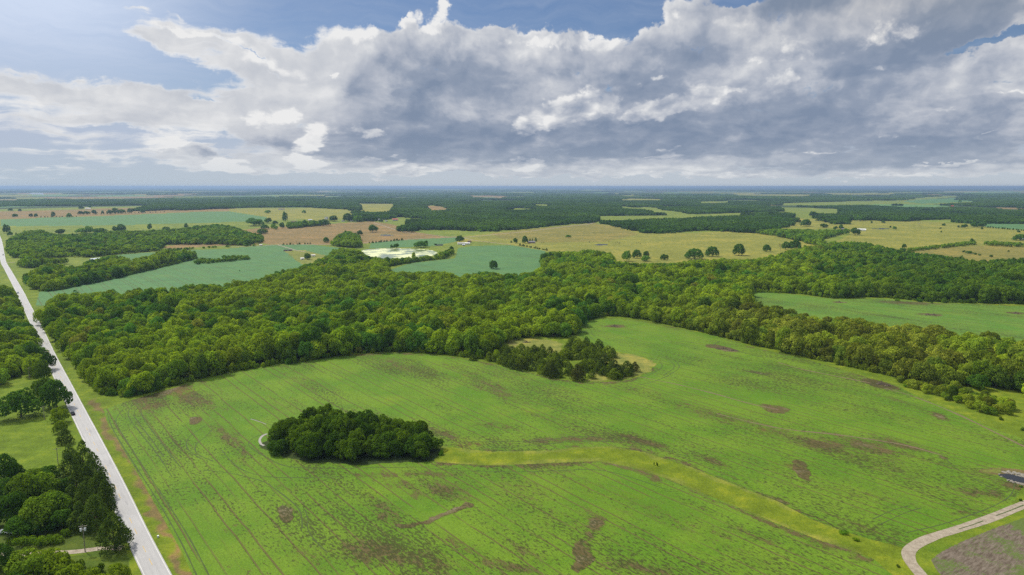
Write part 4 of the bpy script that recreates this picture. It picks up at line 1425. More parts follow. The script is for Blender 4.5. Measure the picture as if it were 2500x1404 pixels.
W11 = [(-60, 960), (-60, 700), (25, 698), (42, 740), (60, 782), (84, 812), (98, 850), (103, 885), (100, 918), (60, 915), (30, 935), (-20, 945)]
W16 = [(2185, 935), (2190, 905), (2240, 900), (2330, 925), (2440, 965), (2470, 968), (2474, 1008), (2436, 1020), (2327, 986), (2242, 955)]

# (outline, spacing, low, high, seed, holes)
woods_near = [(W1, 9.2, 9.0, 18.5, 1, ()), (W11, 9.0, 9.0, 15.0, 2, ()), (W2, 9.5, 9.0, 16.5, 3, ()), (W16, 6.2, 4.0, 7.5, 4, ()), (W2B, 6.0, 4.5, 6.0, 5, ()), (W2C, 8.0, 8.0, 14.0, 6, ()), (W8, 7.5, 8.0, 12.0, 7, ()), (W9, 8, 12.0, 18.0, 8, ())]
woods_far = [(W3, 10.5, 7.0, 16.0, 11, ()), (W3B, 6.5, 4.0, 5.5, 12, ()), (W6, 10, 9, 15, 13, ()), (W7, 8, 5, 9, 14, ()), (W7B, 9, 7, 12, 15, ()), (W12, 10, 9, 15, 16, ())]

cand = []       # x, y, z, h, px, py, wood
for wi, (ol, sp, h0, h1, sd, holes) in enumerate(woods_near + woods_far):
    X, Y, Z, hh, px, py = scatter(ol, sp, h0, h1, sd, holes)
    for q in zip(X, Y, Z, hh, px, py):
        cand.append((*[float(v) for v in q], wi, sp))
# rows of low edge growth hide the feet of the woods
EDGE = [[(262, 962), (320, 968), (430, 942), (500, 922), (620, 900), (760, 881), (850, 867), (950, 861), (1010, 861), (1100, 868), (1180, 880)],
        [(1403, 806), (1430, 785), (1480, 773), (1560, 778), (1640, 796), (1740, 818), (1800, 833), (1900, 857), (2042, 890), (2142, 911), (2200, 926)],
        [(104, 770), (140, 826), (172, 868), (205, 915), (240, 958), (262, 968)], [(1828, 714), (1912, 716), (1968, 720), (2038, 729), (2136, 726), (2276, 738), (2400, 741), (2500, 744), (2600, 750)],
        [(98, 712), (140, 709), (196, 698), (280, 681), (336, 667), (420, 647), (480, 632)], [(880, 654), (940, 652), (1010, 641), (1090, 632)]]
edge_pts = []
for e in EDGE:
    wl = np.array([ground_at(px, py)[:2] for px, py in e])
    ln = smooth_poly(wl, 6)
    seg = np.hypot(*np.diff(ln, axis=0).T)
    acc = np.concatenate([[0], np.cumsum(seg)])
    for s_ in np.arange(0, acc[-1], 3.2):
        x = np.interp(s_, acc, ln[:, 0])
        y = np.interp(s_, acc, ln[:, 1])
        q = math.hypot(x, y)
        b = R.uniform(0.5, 5.0)
        edge_pts.append((x + x / q * b + R.uniform(-1, 1), y + y / q * b, R.uniform(2.5, 5.5)))

# the trees that show largest stand as things of their own: the front ranks of the woods
cand.sort(key=lambda c: math.hypot(c[0], c[1]) - 2.0 * c[3])


def front_label(px, py, tt, hh):
    sz = 'tall' if hh > 15 else ('low' if hh < 11 else 'middling')
    tw = tone_word(tt)
    if 90 < px < 260 and py > 690:
        sp_w = ('at its field corner', 'facing the road bend', 'by the culvert')[0 if py > 930 else (1 if py > 850 else 2)]
        return f"{sz} {tw} tree on the road side of the big wood, {sp_w}", "trees of the big wood facing the road"
    if px <= 110:
        sp_w = ('by the meadow', 'opposite the culvert', 'at its far end')[0 if py > 850 else (1 if py > 770 else 2)]
        return f"{sz} {tw} tree in the strip left of the road, {sp_w}", "trees left of the paved road"
    if px < 1400 and py > 760:
        spot = ['by the road corner', 'above the bare soil', 'left of the field bulge', 'above the field bulge', 'right of the field bulge', 'beside the cedars', 'beside the clearing'][max(0, min(6, int((px - 230) / 165)))]
        return f"{sz} {tw} front rank tree of the big wood, {spot}", "front trees of the big wood"
    spot = ['at the upper bay', 'above the long brush heap', 'at mid belt', 'above the field edge heap', 'near its tip', 'at its tip'][max(0, min(5, int((px - 1400) / 180)))]
    if px >= 2180 and py > 890:
        spot += ' below' if py > 960 else ' above'
        return f"{sz} {tw} bushy young tree of the right belt, {spot}", "young trees at the tip of the right belt"
    return f"{sz} {tw} tree of the right belt, {spot}", "trees of the right belt"


def crown_w(sp, hh):
    return sp * R.uniform(1.25, 1.75) * (0.45 + 0.55 * hh / 13.0)


N_FRONT = 150
front_idx = set()
cnt = 0
for i, c in enumerate(cand):
    if cnt >= N_FRONT:
        break
    if c[6] in (0, 1, 3) and -30 < c[4] < 2530:
        front_idx.add(i)
        cnt += 1
for i in sorted(front_idx):
    x, y, z, hh, px, py, wi, sp = cand[i]
    tt = tree_tint(x, y, px, py, R)
    lb, gp = front_label(px, py, tt, hh)
    w = crown_w(sp, hh)
    plant('broad', x, y, w, hh, tt, lb, 'tree', gp, z=z)

# ---- the clump in the middle of the near field
isl_base = [(652, 1092), (664, 1076), (700, 1066), (780, 1058), (860, 1056), (1000, 1066), (1050, 1084), (1058, 1104), (1040, 1117), (950, 1122), (840, 1126), (750, 1123), (690, 1110)]
wp = np.array([ground_at(px, py)[:2] for px, py in isl_base])
X, Y = hexpts(wp, 6.8, 0.36, 77)
ok = inside(wp, X, Y)
for x, y in zip(X[ok], Y[ok]):
    px, py = to_px(x, y, 0)
    hgt = np.interp(px, [650, 690, 740, 820, 900, 960, 1000, 1040, 1060], [6.5, 10, 14, 15, 12, 9.5, 11.5, 10.5, 6.5]) * R.uniform(.85, 1.08)
    if py > 1105:
        hgt *= 0.72
    tt = lerp(G_DARK, G_YEL, 0.08 + R.random() * 0.45)
    kk = R.uniform(.75, 1.1)
    kk *= .82
    tt = (tt[0] * kk * .90, tt[1] * kk, tt[2] * kk)
    w_ = R.uniform(9.5, 14.0)
    dp, cl = place_words(px, py, 652, 1058, 1056, 1126)
    plant('broad', x, y, w_, hgt * 1.05, tt, f"{'wide' if w_ > 11.8 else 'slim'} {tone_word(tt)} {dp}-row tree, {cl} of the lone clump in the near field", 'tree', 'trees of the clump in the field', z=0.0)

# ---- cedars on the tongue of rough grass
K1 = [(1150, 880), (1165, 852), (1200, 845), (1250, 858), (1300, 862), (1372, 862), (1385, 845), (1400, 838), (1440, 842), (1492, 862), (1503, 880), (1470, 888), (1480, 902), (1540, 905), (1556, 920), (1490, 926), (1400, 929), (1310, 914), (1240, 896)]
wp = np.array([ground_at(px, py)[:2] for px, py in K1])
X, Y = hexpts(wp, 7.6, 0.40, 55)
ok = inside(wp, X, Y)
for x, y in zip(X[ok], Y[ok]):
    px, py = to_px(x, y, 0)
    if px > 1380 and py > 880 and R.random() < 0.28:
        continue
    hgt = R.uniform(4.6, 8.6)
    if px < 1230 and R.random() < 0.5:
        plant('broad', x, y, R.uniform(5, 7.5), R.uniform(6, 9), tree_tint(x, y, px, py, R), f"small {tone_word(tree_tint(x, y, px, py, R))} leafy tree among the cedars beside the big wood, {place_words(px, py, 1150, 1240, 845, 896)[0]} side", 'tree', 'small trees among the cedars', z=0.0)
    else:
        tt = lerp(G_CEDAR, G_YEL, 0.08 + R.random() * 0.42)
        dp, cl = place_words(px, py, 1150, 1556, 842, 930, ('wood end', 'wood side', 'middle', 'grassy side', 'open tip'))
        sz = 'tall' if hgt > 7.2 else ('squat' if hgt < 5.6 else 'middling')
        plant('cedar', x, y, hgt * R.uniform(.95, 1.35), hgt * .92, tt, f"{sz} {tone_word(tt)} cedar in the {dp} row at the {cl} of the thicket", 'cedar', 'cedars of the thicket', z=0.0)
for px, py, hp, wp_, lb2 in ((1345, 922, 44, 46, "front left of its lowest point"), (1408, 930, 42, 44, "lowest and nearest of all"), (1275, 905, 34, 40, "where soil borders the crop"), (1475, 905, 46, 46, "inner side of the open tip"), (1530, 915, 36, 40, "nearest the tan grass at the tip"),
                             (1500, 922, 44, 44, "front of the open tip"), (1550, 908, 26, 26, "small, farthest out on the grass")):
    plant_px('cedar', px, py, hp, wp_, label=f"big bushy cedar on the rim of the thicket, {lb2}", cat='cedar', group='cedars of the thicket')

# ---- cedars and trees along the paved road, lower left
for px, py, hp, wp_, lb in (
        (300, 1318, 40, 34, "small cedar at the asphalt beside the rounded one"), (215, 1196, 60, 50, "cedar filling the middle of the roadside row, meadow side"), (178, 1250, 66, 60, "dark cedar at the back of the row next to the thicket"),
        (172, 1166, 62, 58, "broad dark cedar at the far end of the roadside row, meadow side"), (206, 1150, 76, 46, "cedar at the far end of the roadside row, close to the road"), (232, 1186, 84, 54, "cedar third from the far end of the roadside row"),
        (190, 1214, 80, 66, "broad dark cedar on the meadow side of the roadside row"), (244, 1232, 84, 62, "cedar in the middle of the roadside row, against the asphalt"), (212, 1268, 92, 72, "wide cedar on the inner side of the roadside row"),
        (262, 1262, 90, 60, "cedar leaning over the road edge in the middle of the row"), (238, 1302, 96, 78, "big dark cedar near the driveway, inner side of the row"), (196, 1296, 70, 56, "dark cedar over the rough grass behind the utility pole"),
        (282, 1352, 98, 84, "rounded cedar at the near end of the roadside row, beside the driveway"), (162, 1086, 42, 42, "small lone cedar between the meadow and the road"), (255, 1222, 70, 50, "narrow cedar against the road edge"), (170, 1118, 34, 32, "little cedar below the lone one"), (186, 1140, 40, 34, "slim cedar where the roadside row begins")):
    plant_px('cedar', px, py, hp, wp_, tint=tuple(v * k_ for v, k_ in zip(G_CEDAR, [R.uniform(1.0, 1.5)] * 3)), label=lb, cat='cedar', group='cedars along the paved road')

for px, py, hp, wp_, lb in (
        (52, 1024, 76, 96, "big round dark oak standing alone in the meadow on the left"), (140, 1000, 78, 72, "dark tree whose crown overhangs the road beside the dark car"), (112, 968, 50, 46, "tree behind the one overhanging the road"),
        (150, 1034, 44, 42, "light green young tree just below the overhanging tree"), (150, 1058, 34, 36, "low light green tree between the meadow and the road"), (106, 932, 58, 44, "slim tree at the road edge above the overhanging tree"), (74, 888, 56, 48, "dark tree at the bend of the verge, left of the road"),
        (18, 925, 40, 50, "yellow green tree at the far edge of the meadow"), (12, 1182, 78, 70, "dark tree at the left edge of the photo below the meadow"), (40, 1168, 40, 46, "low dark tree below the meadow"), (62, 1240, 88, 92, "broad tree in the lower left thicket"), (104, 1232, 84, 88, "broad olive tree in the lower left thicket, nearer the road"),
        (30, 1288, 92, 92, "broad dark tree above the parked pickup"), (94, 1300, 88, 98, "broad tree in the middle of the lower left thicket"), (142, 1276, 78, 80, "tree on the road side of the lower left thicket"), (116, 1180, 44, 58, "small dark tree at the top of the lower left thicket"),
        (8, 1396, 70, 64, "dark tree at the lower left corner"), (88, 1436, 84, 108, "broad tree in front of the driveway, lower left"), (136, 1424, 78, 88, "bright green tree in front of the driveway, beside the utility pole"), (170, 1450, 70, 84, "bright green tree at the bottom edge, left of the utility pole"),
        (214, 1446, 58, 70, "yellow green tree at the bottom edge below the utility pole"), (290, 1436, 60, 62, "light green tree at the bottom edge against the road"), (250, 1462, 60, 60, "low light green tree at the bottom edge"), (40, 1470, 70, 90, "dark tree at the bottom edge near the corner"),
        (75, 1205, 60, 80, "mid green tree between the meadow and the lower left thicket"), (128, 1262, 66, 74, "olive tree squeezed between thicket and cedar row"), (60, 1316, 60, 90, "low dark tree over the hedge above the driveway"), (150, 1300, 56, 70, "low dark tree left of the utility pole"), (160, 1215, 50, 60, "dark tree behind the meadow side of the cedar row"),
        (5, 1240, 70, 80, "dark tree cut by the left edge beside the thicket"), (110, 1390, 50, 70, "low bright tree just below the driveway"), (50, 1395, 54, 80, "low green tree just below the driveway, farther left"), (22, 858, 46, 60, "yellow green tree above the meadow at the left edge"), (50, 905, 50, 56, "green tree above the meadow beside the strip of wood"),
        (118, 905, 46, 38, "slim dark tree hugging the road above the meadow"), (95, 962, 34, 40, "low green tree behind the round oak")):
    dk = 'dark' in lb
    kq = R.uniform(.85, 1.25)
    tt = tuple(v * kq for v in (G_DARK if dk else lerp(G_DARK, G_YEL, R.uniform(.15, .5))))
    if 'bright' in lb or 'light' in lb or 'yellow' in lb:
        tt = tuple(v * .85 for v in lerp(G_MID, G_YEL, .6))
    plant_px('broad', px, py, hp, wp_, tint=tt, label=lb, cat='tree', group='trees of the lower left')
for px, py, hp, wp_, lb2 in ((62, 1334, 24, 46, "above the driveway, left one of the hedge of three"), (100, 1336, 24, 44, "above the driveway, middle one of the hedge of three"), (134, 1330, 22, 40, "above the driveway, right one of the hedge of three"), (30, 1330, 22, 30, "just below the white pickup"),
                             (160, 1312, 20, 26, "left of the utility pole's cans"), (150, 1240, 22, 26, "on the road side of the lower left thicket"), (128, 1200, 20, 26, "at the top of the lower left thicket"), (20, 1220, 20, 30, "at the left edge inside the thicket"), (240, 1400, 24, 30, "below the driveway near the road"), (196, 1390, 20, 26, "below the driveway under the pole")):
    kq = R.uniform(.6, .95)
    plant_px('bush', px, py, hp, wp_, tint=tuple(v * kq for v in G_MID), label=f"low leafy shrub {lb2}", cat='shrub', group='shrubs by the driveway')

# ---- lone trees of the far fields: foot, height, width (photo pixels)
LONE = [(1205, 657, 21, 26, 'b', "round dark tree standing alone at the near edge of the middle blue-green field"), (1695, 633, 27, 43, 'b', "wide leaning tree, leftmost of the big round pasture trees"), (1738, 627, 26, 31, 'b', "square-topped round tree, second of the pasture row"),
        (1804, 624, 29, 33, 'b', "big ball-shaped tree, third of the pasture row"), (1872, 615, 18, 20, 'b', "small round tree on a bare trunk, rightmost of the pasture row"), (1554, 631, 22, 22, 'b', "dark upright tree above the wood's edge in the pasture"), (1578, 628, 15, 17, 'b', "small round tree right of the dark upright one"),
        (1530, 638, 26, 24, 'b', "pale green tree at the wood's edge, left of the dark upright one"), (1575, 638, 14, 26, 'b', "low pale tree under the small round one at the wood's edge"), (1622, 635, 15, 20, 'b', "small blue-green tree alone between the two groups of pasture trees"), (1940, 611, 26, 30, 'b', "tree in the small group beside the bare tree"), (1918, 610, 20, 20, 'b', "dark tree next to the bare tree"),
        (1952, 612, 16, 9, 'b', "thin wispy tree at the right end of the small group"), (1258, 594, 13, 13, 'b', "small ball tree left of the grey-roofed farmhouse"), (1282, 595, 19, 16, 'b', "tall dark tree at the farmhouse in the olive pasture"), (1308, 590, 11, 7, 'c', "conifer right of the farmhouse in the olive pasture"), (1294, 590, 8, 6, 'c', "small conifer behind the farmhouse"), (1300, 590, 8, 5, 'c', "small pointed conifer behind the farmhouse roof"),
        (1387, 581, 8, 14, 'b', "pale bush-like tree alone on the olive pasture"), (1248, 593, 5, 5, 'b', "tiny round bush at the left of the farm drive"), (910, 567, 18, 27, 'b', "oval dark tree leaning right on the brown pasture"), (879, 575, 13, 14, 'b', "small tree behind the tall clump on the brown pasture"), (796, 593, 14, 17, 'b', "small dark tree left of the tall clump"),
        (16, 569, 22, 17, 'b', "tall dark tree at the bend of the far road"), (25, 577, 12, 12, 'b', "low tree right of the tall dark one by the far road"), (40, 576, 8, 7, 'c', "tiny pointed conifer near the far road"), (150, 572, 13, 24, 'b', "dark tree rising from the far side of the left farm wood"), (200, 570, 12, 30, 'b', "low dark tree on the pale strip of pasture"), (218, 570, 18, 24, 'b', "dark domed tree in the middle of the low hedge on the pale strip"), (245, 571, 9, 34, 'b', "low hedge-like tree right of the dark domed one"), (296, 568, 21, 22, 'b', "tall twin-topped tree behind the left farm wood"), (282, 568, 16, 18, 'b', "tree at the left of the twin-topped one"),
        (366, 562, 16, 13, 'b', "upright tree with a notch in its crown behind the farm wood"), (455, 561, 16, 10, 'b', "narrow upright tree behind the farm wood"), (405, 563, 10, 20, 'b', "low tree left of the narrow upright one"), (480, 561, 9, 26, 'b', "low wide tree right of the narrow upright one"), (1027, 605, 16, 34, 'b', "round grey-green tree on the far bank of the algae pond"), (1040, 601, 14, 14, 'b', "tree at the right on the far bank of the algae pond"), (968, 606, 12, 17, 'b', "small dark tree on the far bank of the algae pond"), (956, 606, 9, 8, 'b', "smallest tree on the far bank of the algae pond"), (1010, 632, 17, 12, 'b', "yellow-green poplar standing in front of the algae pond"),
        (1102, 620, 19, 14, 'b', "tall tree at the right end of the pond hedge"), (1122, 592, 17, 20, 'b', "round tree behind the white trailer homes"), (1128, 588, 10, 14, 'b', "tree at the right of the trailer homes"), (750, 634, 16, 18, 'b', "small green tree in the dry yard by the little white shed"), (1064, 600, 5, 8, 'b', "dark bush left of the low sheds"), (986, 568, 14, 14, 'b', "first dark tree in the pair beside the brown pasture corner"), (1004, 568, 16, 20, 'b', "second dark tree beside the brown pasture corner"),
        (37, 530, 8, 16, 'b', "flat-topped tree on the far tan field, leftmost"), (76, 530, 9, 10, 'b', "left one of a pair on the far tan field"), (88, 530, 9, 11, 'b', "right one of a pair on the far tan field"), (130, 530, 13, 11, 'b', "upright tree on the hedge of the far tan field"), (169, 531, 11, 12, 'b', "pale hedge tree of the far tan field"), (197, 525, 10, 14, 'b', "dark tree left of the far farm roof"), (212, 524, 9, 16, 'b', "dark tree in front of the far farm roof"), (230, 523, 11, 15, 'b', "dark tree right of the far farm roof"), (251, 522, 8, 7, 'b', "small tree by the long hedge on the tan field"),
        (268, 523, 11, 13, 'b', "tree beside the crown gap in the tan field's long hedge"), (282, 522, 15, 15, 'b', "tallest tree in the tan field's long hedge"), (298, 521, 10, 20, 'b', "low tree in the tan field's long hedge"), (318, 520, 12, 12, 'b', "tree near the right end of the tan field's long hedge"), (348, 520, 11, 13, 'b', "tree at the right end of the tan field's long hedge"), (198, 511, 9, 12, 'b', "hazy tree behind the far farm, left"), (219, 508, 7, 10, 'b', "hazy tree behind the far farm, right"), (25, 515, 7, 12, 'b', "hazy tree at the far left beyond the tan field"), (49, 516, 6, 9, 'b', "hazy small tree at the far left beyond the tan field"),
        (654, 521, 8, 18, 'b', "low dark clump tree alone on the pale rise"), (696, 542, 26, 13, 'b', "tall two-storied tree beside the ridge road"), (742, 521, 8, 11, 'b', "round far tree at the top of the pale rise"), (655, 545, 13, 22, 'b', "dark tree at the left of the ridge row"), (672, 548, 9, 14, 'b', "tree second from the left in the ridge row"), (620, 552, 12, 48, 'b', "wide flat-topped tree left of the ridge row"), (646, 560, 12, 20, 'b', "tree on the corner of the brown pasture"), (668, 558, 12, 16, 'b', "light green tree in the row above the brown pasture"), (689, 557, 14, 15, 'b', "round tree in the row above the brown pasture"), (708, 556, 13, 14, 'b', "dark tree in the row above the brown pasture"),
        (726, 555, 12, 20, 'b', "hazy light tree in the row above the brown pasture"), (744, 554, 17, 15, 'b', "tall dark tree in the row above the brown pasture"), (765, 552, 14, 14, 'b', "pale tree in the row above the brown pasture"), (790, 552, 17, 30, 'b', "wide dark tree at the right end of the row above the brown pasture"), (640, 571, 11, 30, 'b', "low wide dark tree at the left corner of the brown pasture"), (906, 541, 14, 11, 'b', "narrow dark tree beside the far farmhouse drive"), (930, 543, 9, 11, 'b', "dark round tree in front of the grey farmhouse"), (850, 541, 20, 26, 'b', "dark round tree in the far hamlet"), (872, 542, 17, 24, 'b', "bright green tree at the right of the far hamlet"), (815, 541, 15, 24, 'b', "dark tree at the left of the far hamlet"),
        (2087, 574, 18, 26, 'b', "dark round tree beside the long white shed"), (2066, 572, 15, 16, 'b', "pale tree left of the dark one by the white shed"), (2053, 561, 13, 13, 'b', "dark upright tree in the pair left of the white shed"), (2040, 561, 9, 12, 'b', "lower dark tree in the pair left of the white shed"), (2184, 561, 9, 10, 'b', "pale round bush tree at the end of the cattle yard"), (2174, 556, 5, 5, 'b', "tiny dark bush by the cattle yard"), (2156, 545, 7, 9, 'b', "small dark tree under the far wood's edge"), (2128, 545, 5, 6, 'b', "tiny tree under the far wood's edge"), (2068, 547, 15, 22, 'b', "big dark tree at the front of the far wood"), (2304, 552, 7, 9, 'b', "small tree below the far wood, right"), (2355, 557, 10, 17, 'b', "round dark tree right of the far wood"), (2340, 556, 6, 6, 'b', "tiny tree between the far wood and the round dark tree"),
        (2378, 555, 13, 22, 'b', "dark tree in the wide group by the far crop strip, left half"), (2400, 555, 13, 22, 'b', "dark tree in the wide group by the far crop strip, right half"), (2397, 560, 5, 6, 'b', "small bush below the wide dark group"), (2486, 568, 6, 9, 'b', "small bush at the right end of the far hedge"), (2490, 588, 17, 30, 'b', "rounded tree sheltering the house at the right edge"), (2296, 559, 3.5, 6, 'b', "upper one of two dots of bush on the right pasture"), (2298, 568, 4.5, 5, 'b', "lower one of two dots of bush on the right pasture"), (2462, 615, 4, 5, 'b', "dot of bush on the far right olive pasture"), (2365, 620, 8, 15, 'b', "dark bushy tree in the broken line on the olive pasture"), (2352, 616, 5, 7, 'b', "small bush left of the dark bushy one in the broken line"),
        (2380, 622, 5, 8, 'b', "small bush right of the dark bushy one in the broken line"), (2392, 624, 4, 7, 'b', "second small bush right in the broken line"), (2420, 628, 6, 9, 'b', "reddish tuft tree at the end of the broken line"), (2207, 606, 11, 10, 'b', "dark tree sticking up from the hedge across the right pasture"), (2372, 596, 14, 12, 'b', "dark tree at the right end of the hedge across the right pasture"), (2343, 493, 5, 9, 'b', "tiny dark tree on the far bright green field"), (1900, 541, 12, 24, 'b', "tree in front of the far belt"), (1942, 547, 16, 26, 'b', "grey green tree in the gap of the far belt"), (1968, 553, 18, 26, 'b', "dark tree in the gap of the far belt"), (2010, 556, 10, 22, 'b', "dark round tree at the right side of the far belt gap"), (1985, 530, 14, 22, 'b', "dark round tree beyond the far belt gap"),
        (2035, 545, 12, 26, 'b', "dark tree in the group before the far wood"), (2100, 540, 10, 26, 'b', "dark wide tree at the tongue of the far wood"), (1598, 569, 6, 10, 'b', "small grey tree at the foot of the far wood"), (183, 712, 4, 8, 'b', "dark bush alone in the left blue-green field"), (118, 712, 8, 16, 'b', "bush in the corner of the left blue-green field"), (585, 662, 2.5, 4, 'b', "tiny bush in the left blue-green field"), (130, 742, 14, 26, 'b', "dark tree at the corner where wood meets road")]
for px, py, hp, wp_, kd, lb in LONE:
    kind = 'cedar' if kd == 'c' else 'broad'
    g = R.random()
    tt = lerp(G_DARK, G_BLUE, g)
    if 'pale' in lb or 'light' in lb or 'bright' in lb:
        tt = lerp(G_BLUE, G_MID, .5)
        tt = tuple(v * 1.25 for v in tt)
    if 'yellow' in lb:
        tt = tuple(v * 1.2 for v in G_YEL)
    small = hp < 6
    plant_px('bush' if small else kind, px, py, hp, wp_, tint=tt, label=lb, cat='shrub' if small else 'tree', kh=1.08)

# rows of little cedars along the far field edges
for (a, b, n, hp, lb, gp) in (((1270, 600), (1335, 612), 13, 5.5, "little cedar in the row along the near edge of the olive pasture", 'row of little cedars below the olive pasture'),
                              ((690, 598), (760, 596), 9, 4.5, "little cedar in the row between the brown pasture and the blue-green field", 'little cedars beside the brown pasture'),
                              ((903, 594), (982, 587), 12, 5.5, "little cedar in the row above the narrow crop strip by the pond", 'little cedars above the crop strip'),
                              ((2412, 556), (2500, 564), 14, 4, "little tree in the far hedge of the crop strip at the right", 'far hedge trees at the right'),
                              ((100, 531), (185, 530), 12, 2.5, "low bush on the hedge line of the far tan field", 'low hedge of the tan field'),
                              ((236, 524), (400, 518), 20, 2.5, "low bush on the fence line right of the far farm", 'fence line bushes right of the far farm')):
    for k in range(n):
        t_ = (k + R.uniform(-.3, .3)) / (n - 1)
        s_ = R.uniform(.7, 1.25)
        plant_px('cedar' if 'cedar' in lb else 'bush', a[0] + (b[0] - a[0]) * t_, a[1] + (b[1] - a[1]) * t_, hp * s_, hp * s_ * 1.1, tint=G_DARK, label=lb, cat='cedar' if 'cedar' in lb else 'shrub', group=gp)


# ---- the mass of the woods: one object, instanced by geometry nodes from shapes it carries itself
def low_crown(seed, shape='broad', n_leaf=420, size=0.13):
    return leaf_cloud(seed, 16, n_leaf, size, shape)


def woods_object(name, protos, pts, label):
    """protos: list of (V, v, trunkV, trunkF); pts: (proto, x, y, z, rot, sx, sz, tint)"""
    Vs, Fs, prot, vv, fm = [], [], [], [], []
    off = 0
    for k, (V, v, tv, tf) in enumerate(protos):
        Vs.append(V)
        Fs.append(np.arange(len(V)).reshape(-1, 4) + off)
        fm.append(np.zeros(len(V) // 4, int))
        vv.append(v)
        prot.append(np.full(len(V), k))
        off += len(V)
        if tv is not None:
            Vs.append(tv)
            Fs.append(tf + off)
            fm.append(np.ones(len(tf), int))
            vv.append(np.zeros(len(tv)))
            prot.append(np.full(len(tv), k))
            off += len(tv)
    n = len(pts)
    arr = np.array([[p[1], p[2], p[3]] for p in pts])
    Vs.append(arr)
    prot.append(-1 - np.array([p[0] for p in pts]))
    vv.append(np.zeros(n))
    me = npmesh(name, np.concatenate(Vs), np.concatenate(Fs), [M['leaf'], M['bark']], np.concatenate(fm))
    prot = np.concatenate(prot).astype(np.int32)
    me.attributes.new('proto', 'INT', 'POINT').data.foreach_set('value', prot)
    me.attributes.new('v', 'FLOAT', 'POINT').data.foreach_set('value', np.concatenate(vv).astype(np.float32))
    z0 = np.zeros((off, 3), np.float32)
    sc_ = np.concatenate([z0, np.array([[p[5], p[5], p[6]] for p in pts], np.float32)])
    ro_ = np.concatenate([z0, np.array([[0, 0, p[4]] for p in pts], np.float32)])
    ti_ = np.concatenate([np.zeros((off, 4), np.float32), np.array([[*p[7], 1.0] for p in pts], np.float32)])
    me.attributes.new('siz', 'FLOAT_VECTOR', 'POINT').data.foreach_set('vector', sc_.ravel())
    me.attributes.new('rot', 'FLOAT_VECTOR', 'POINT').data.foreach_set('vector', ro_.ravel())
    me.attributes.new('tint', 'FLOAT_COLOR', 'POINT').data.foreach_set('color', ti_.ravel())
    o = link(name, me)
    tag(o, label, 'woods', kind='stuff')
    ng = bpy.data.node_groups.new(name, 'GeometryNodeTree')
    ng.interface.new_socket('Geometry', in_out='INPUT', socket_type='NodeSocketGeometry')
    ng.interface.new_socket('Geometry', in_out='OUTPUT', socket_type='NodeSocketGeometry')
    N = ng.nodes
    gi = N.new('NodeGroupInput')
    go = N.new('NodeGroupOutput')
    join = N.new('GeometryNodeJoinGeometry')

    def named(nm, ty):
        a = N.new('GeometryNodeInputNamedAttribute')
        a.data_type = ty
        a.inputs[0].default_value = nm
        return a.outputs[0]
    pa = named('proto', 'INT')
    sa = named('siz', 'FLOAT_VECTOR')
    ra = named('rot', 'FLOAT_VECTOR')

    def eq(val):
        c = N.new('FunctionNodeCompare')
        c.data_type = 'INT'
        c.operation = 'EQUAL'
        ng.links.new(pa, c.inputs[2])
        c.inputs[3].default_value = val
        return c.outputs[0]
    for k in range(len(protos)):
        s1 = N.new('GeometryNodeSeparateGeometry')
        s1.domain = 'POINT'
        ng.links.new(gi.outputs[0], s1.inputs[0])
        ng.links.new(eq(k), s1.inputs[1])
        s2 = N.new('GeometryNodeSeparateGeometry')
        s2.domain = 'POINT'
        ng.links.new(gi.outputs[0], s2.inputs[0])
        ng.links.new(eq(-1 - k), s2.inputs[1])
        m2p = N.new('GeometryNodeMeshToPoints')
        ng.links.new(s2.outputs[0], m2p.inputs[0])
        iop = N.new('GeometryNodeInstanceOnPoints')
        ng.links.new(m2p.outputs[0], iop.inputs['Points'])
        ng.links.new(s1.outputs[0], iop.inputs['Instance'])
        ng.links.new(ra, iop.inputs['Rotation'])
        ng.links.new(sa, iop.inputs['Scale'])
        ng.links.new(iop.outputs[0], join.inputs[0])
    ng.links.new(join.outputs[0], go.inputs[0])
    md = o.modifiers.new('woods', 'NODES')
    md.node_group = ng
    return o


rest = [c for i, c in enumerate(cand) if i not in front_idx]
protos = [(b[2], b[3], b[4], b[5]) for b in BROAD]
for k in range(4):
    V, v = low_crown(900 + k)
    protos.append((V, v, None, None))
for b in BUSH[:2]:
    protos.append((b[2], b[3], None, None))
pts = []
for (x, y, z, hh, px, py, wi, sp) in rest:
    d = math.hypot(x, y)
    pr = R.randrange(6) if d < 1150 else 6 + R.randrange(4)
    w = crown_w(sp, hh)
    if R.random() < 0.06:
        hh *= 1.12
        w *= 1.2
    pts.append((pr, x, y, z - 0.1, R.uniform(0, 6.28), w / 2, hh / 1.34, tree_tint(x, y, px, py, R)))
for (x, y, h_) in edge_pts:
    px, py = to_px(x, y, 0)
    t_ = tree_tint(x, y, float(px), float(py), R)
    t_ = tuple(v * .85 for v in t_)
    pts.append((10 + R.randrange(2), x, y, -0.05, R.uniform(0, 6.28), h_ * 0.62, h_ / 0.9, t_))
woods_object('woodland', protos, pts, "continuous green wood rolling across the middle of the view")
print('woodland trees', len(pts))


# ---- distant woods: patches of many small crowns
def patch_proto(seed, size, ntree, leaf_n, leaf_s, hmin, hmax):
    g = np.random.default_rng(seed)
    Vs, vs = [], []
    for k in range(ntree):
        V, v = leaf_cloud(seed * 97 + k, 7, leaf_n, leaf_s, 'broad')
        w = size / math.sqrt(ntree) * g.uniform(.5, .85)
        h = g.uniform(hmin, hmax)
        V = V * np.array([w, w, h / 1.42])
        V[:, 0] += g.uniform(-.5, .5) * size
        V[:, 1] += g.uniform(-.5, .5) * size
        Vs.append(V)
        vs.append(np.clip(v * 0.6 + g.random() * 0.5, 0, 1.1))
    return np.concatenate(Vs), np.concatenate(vs), None, None


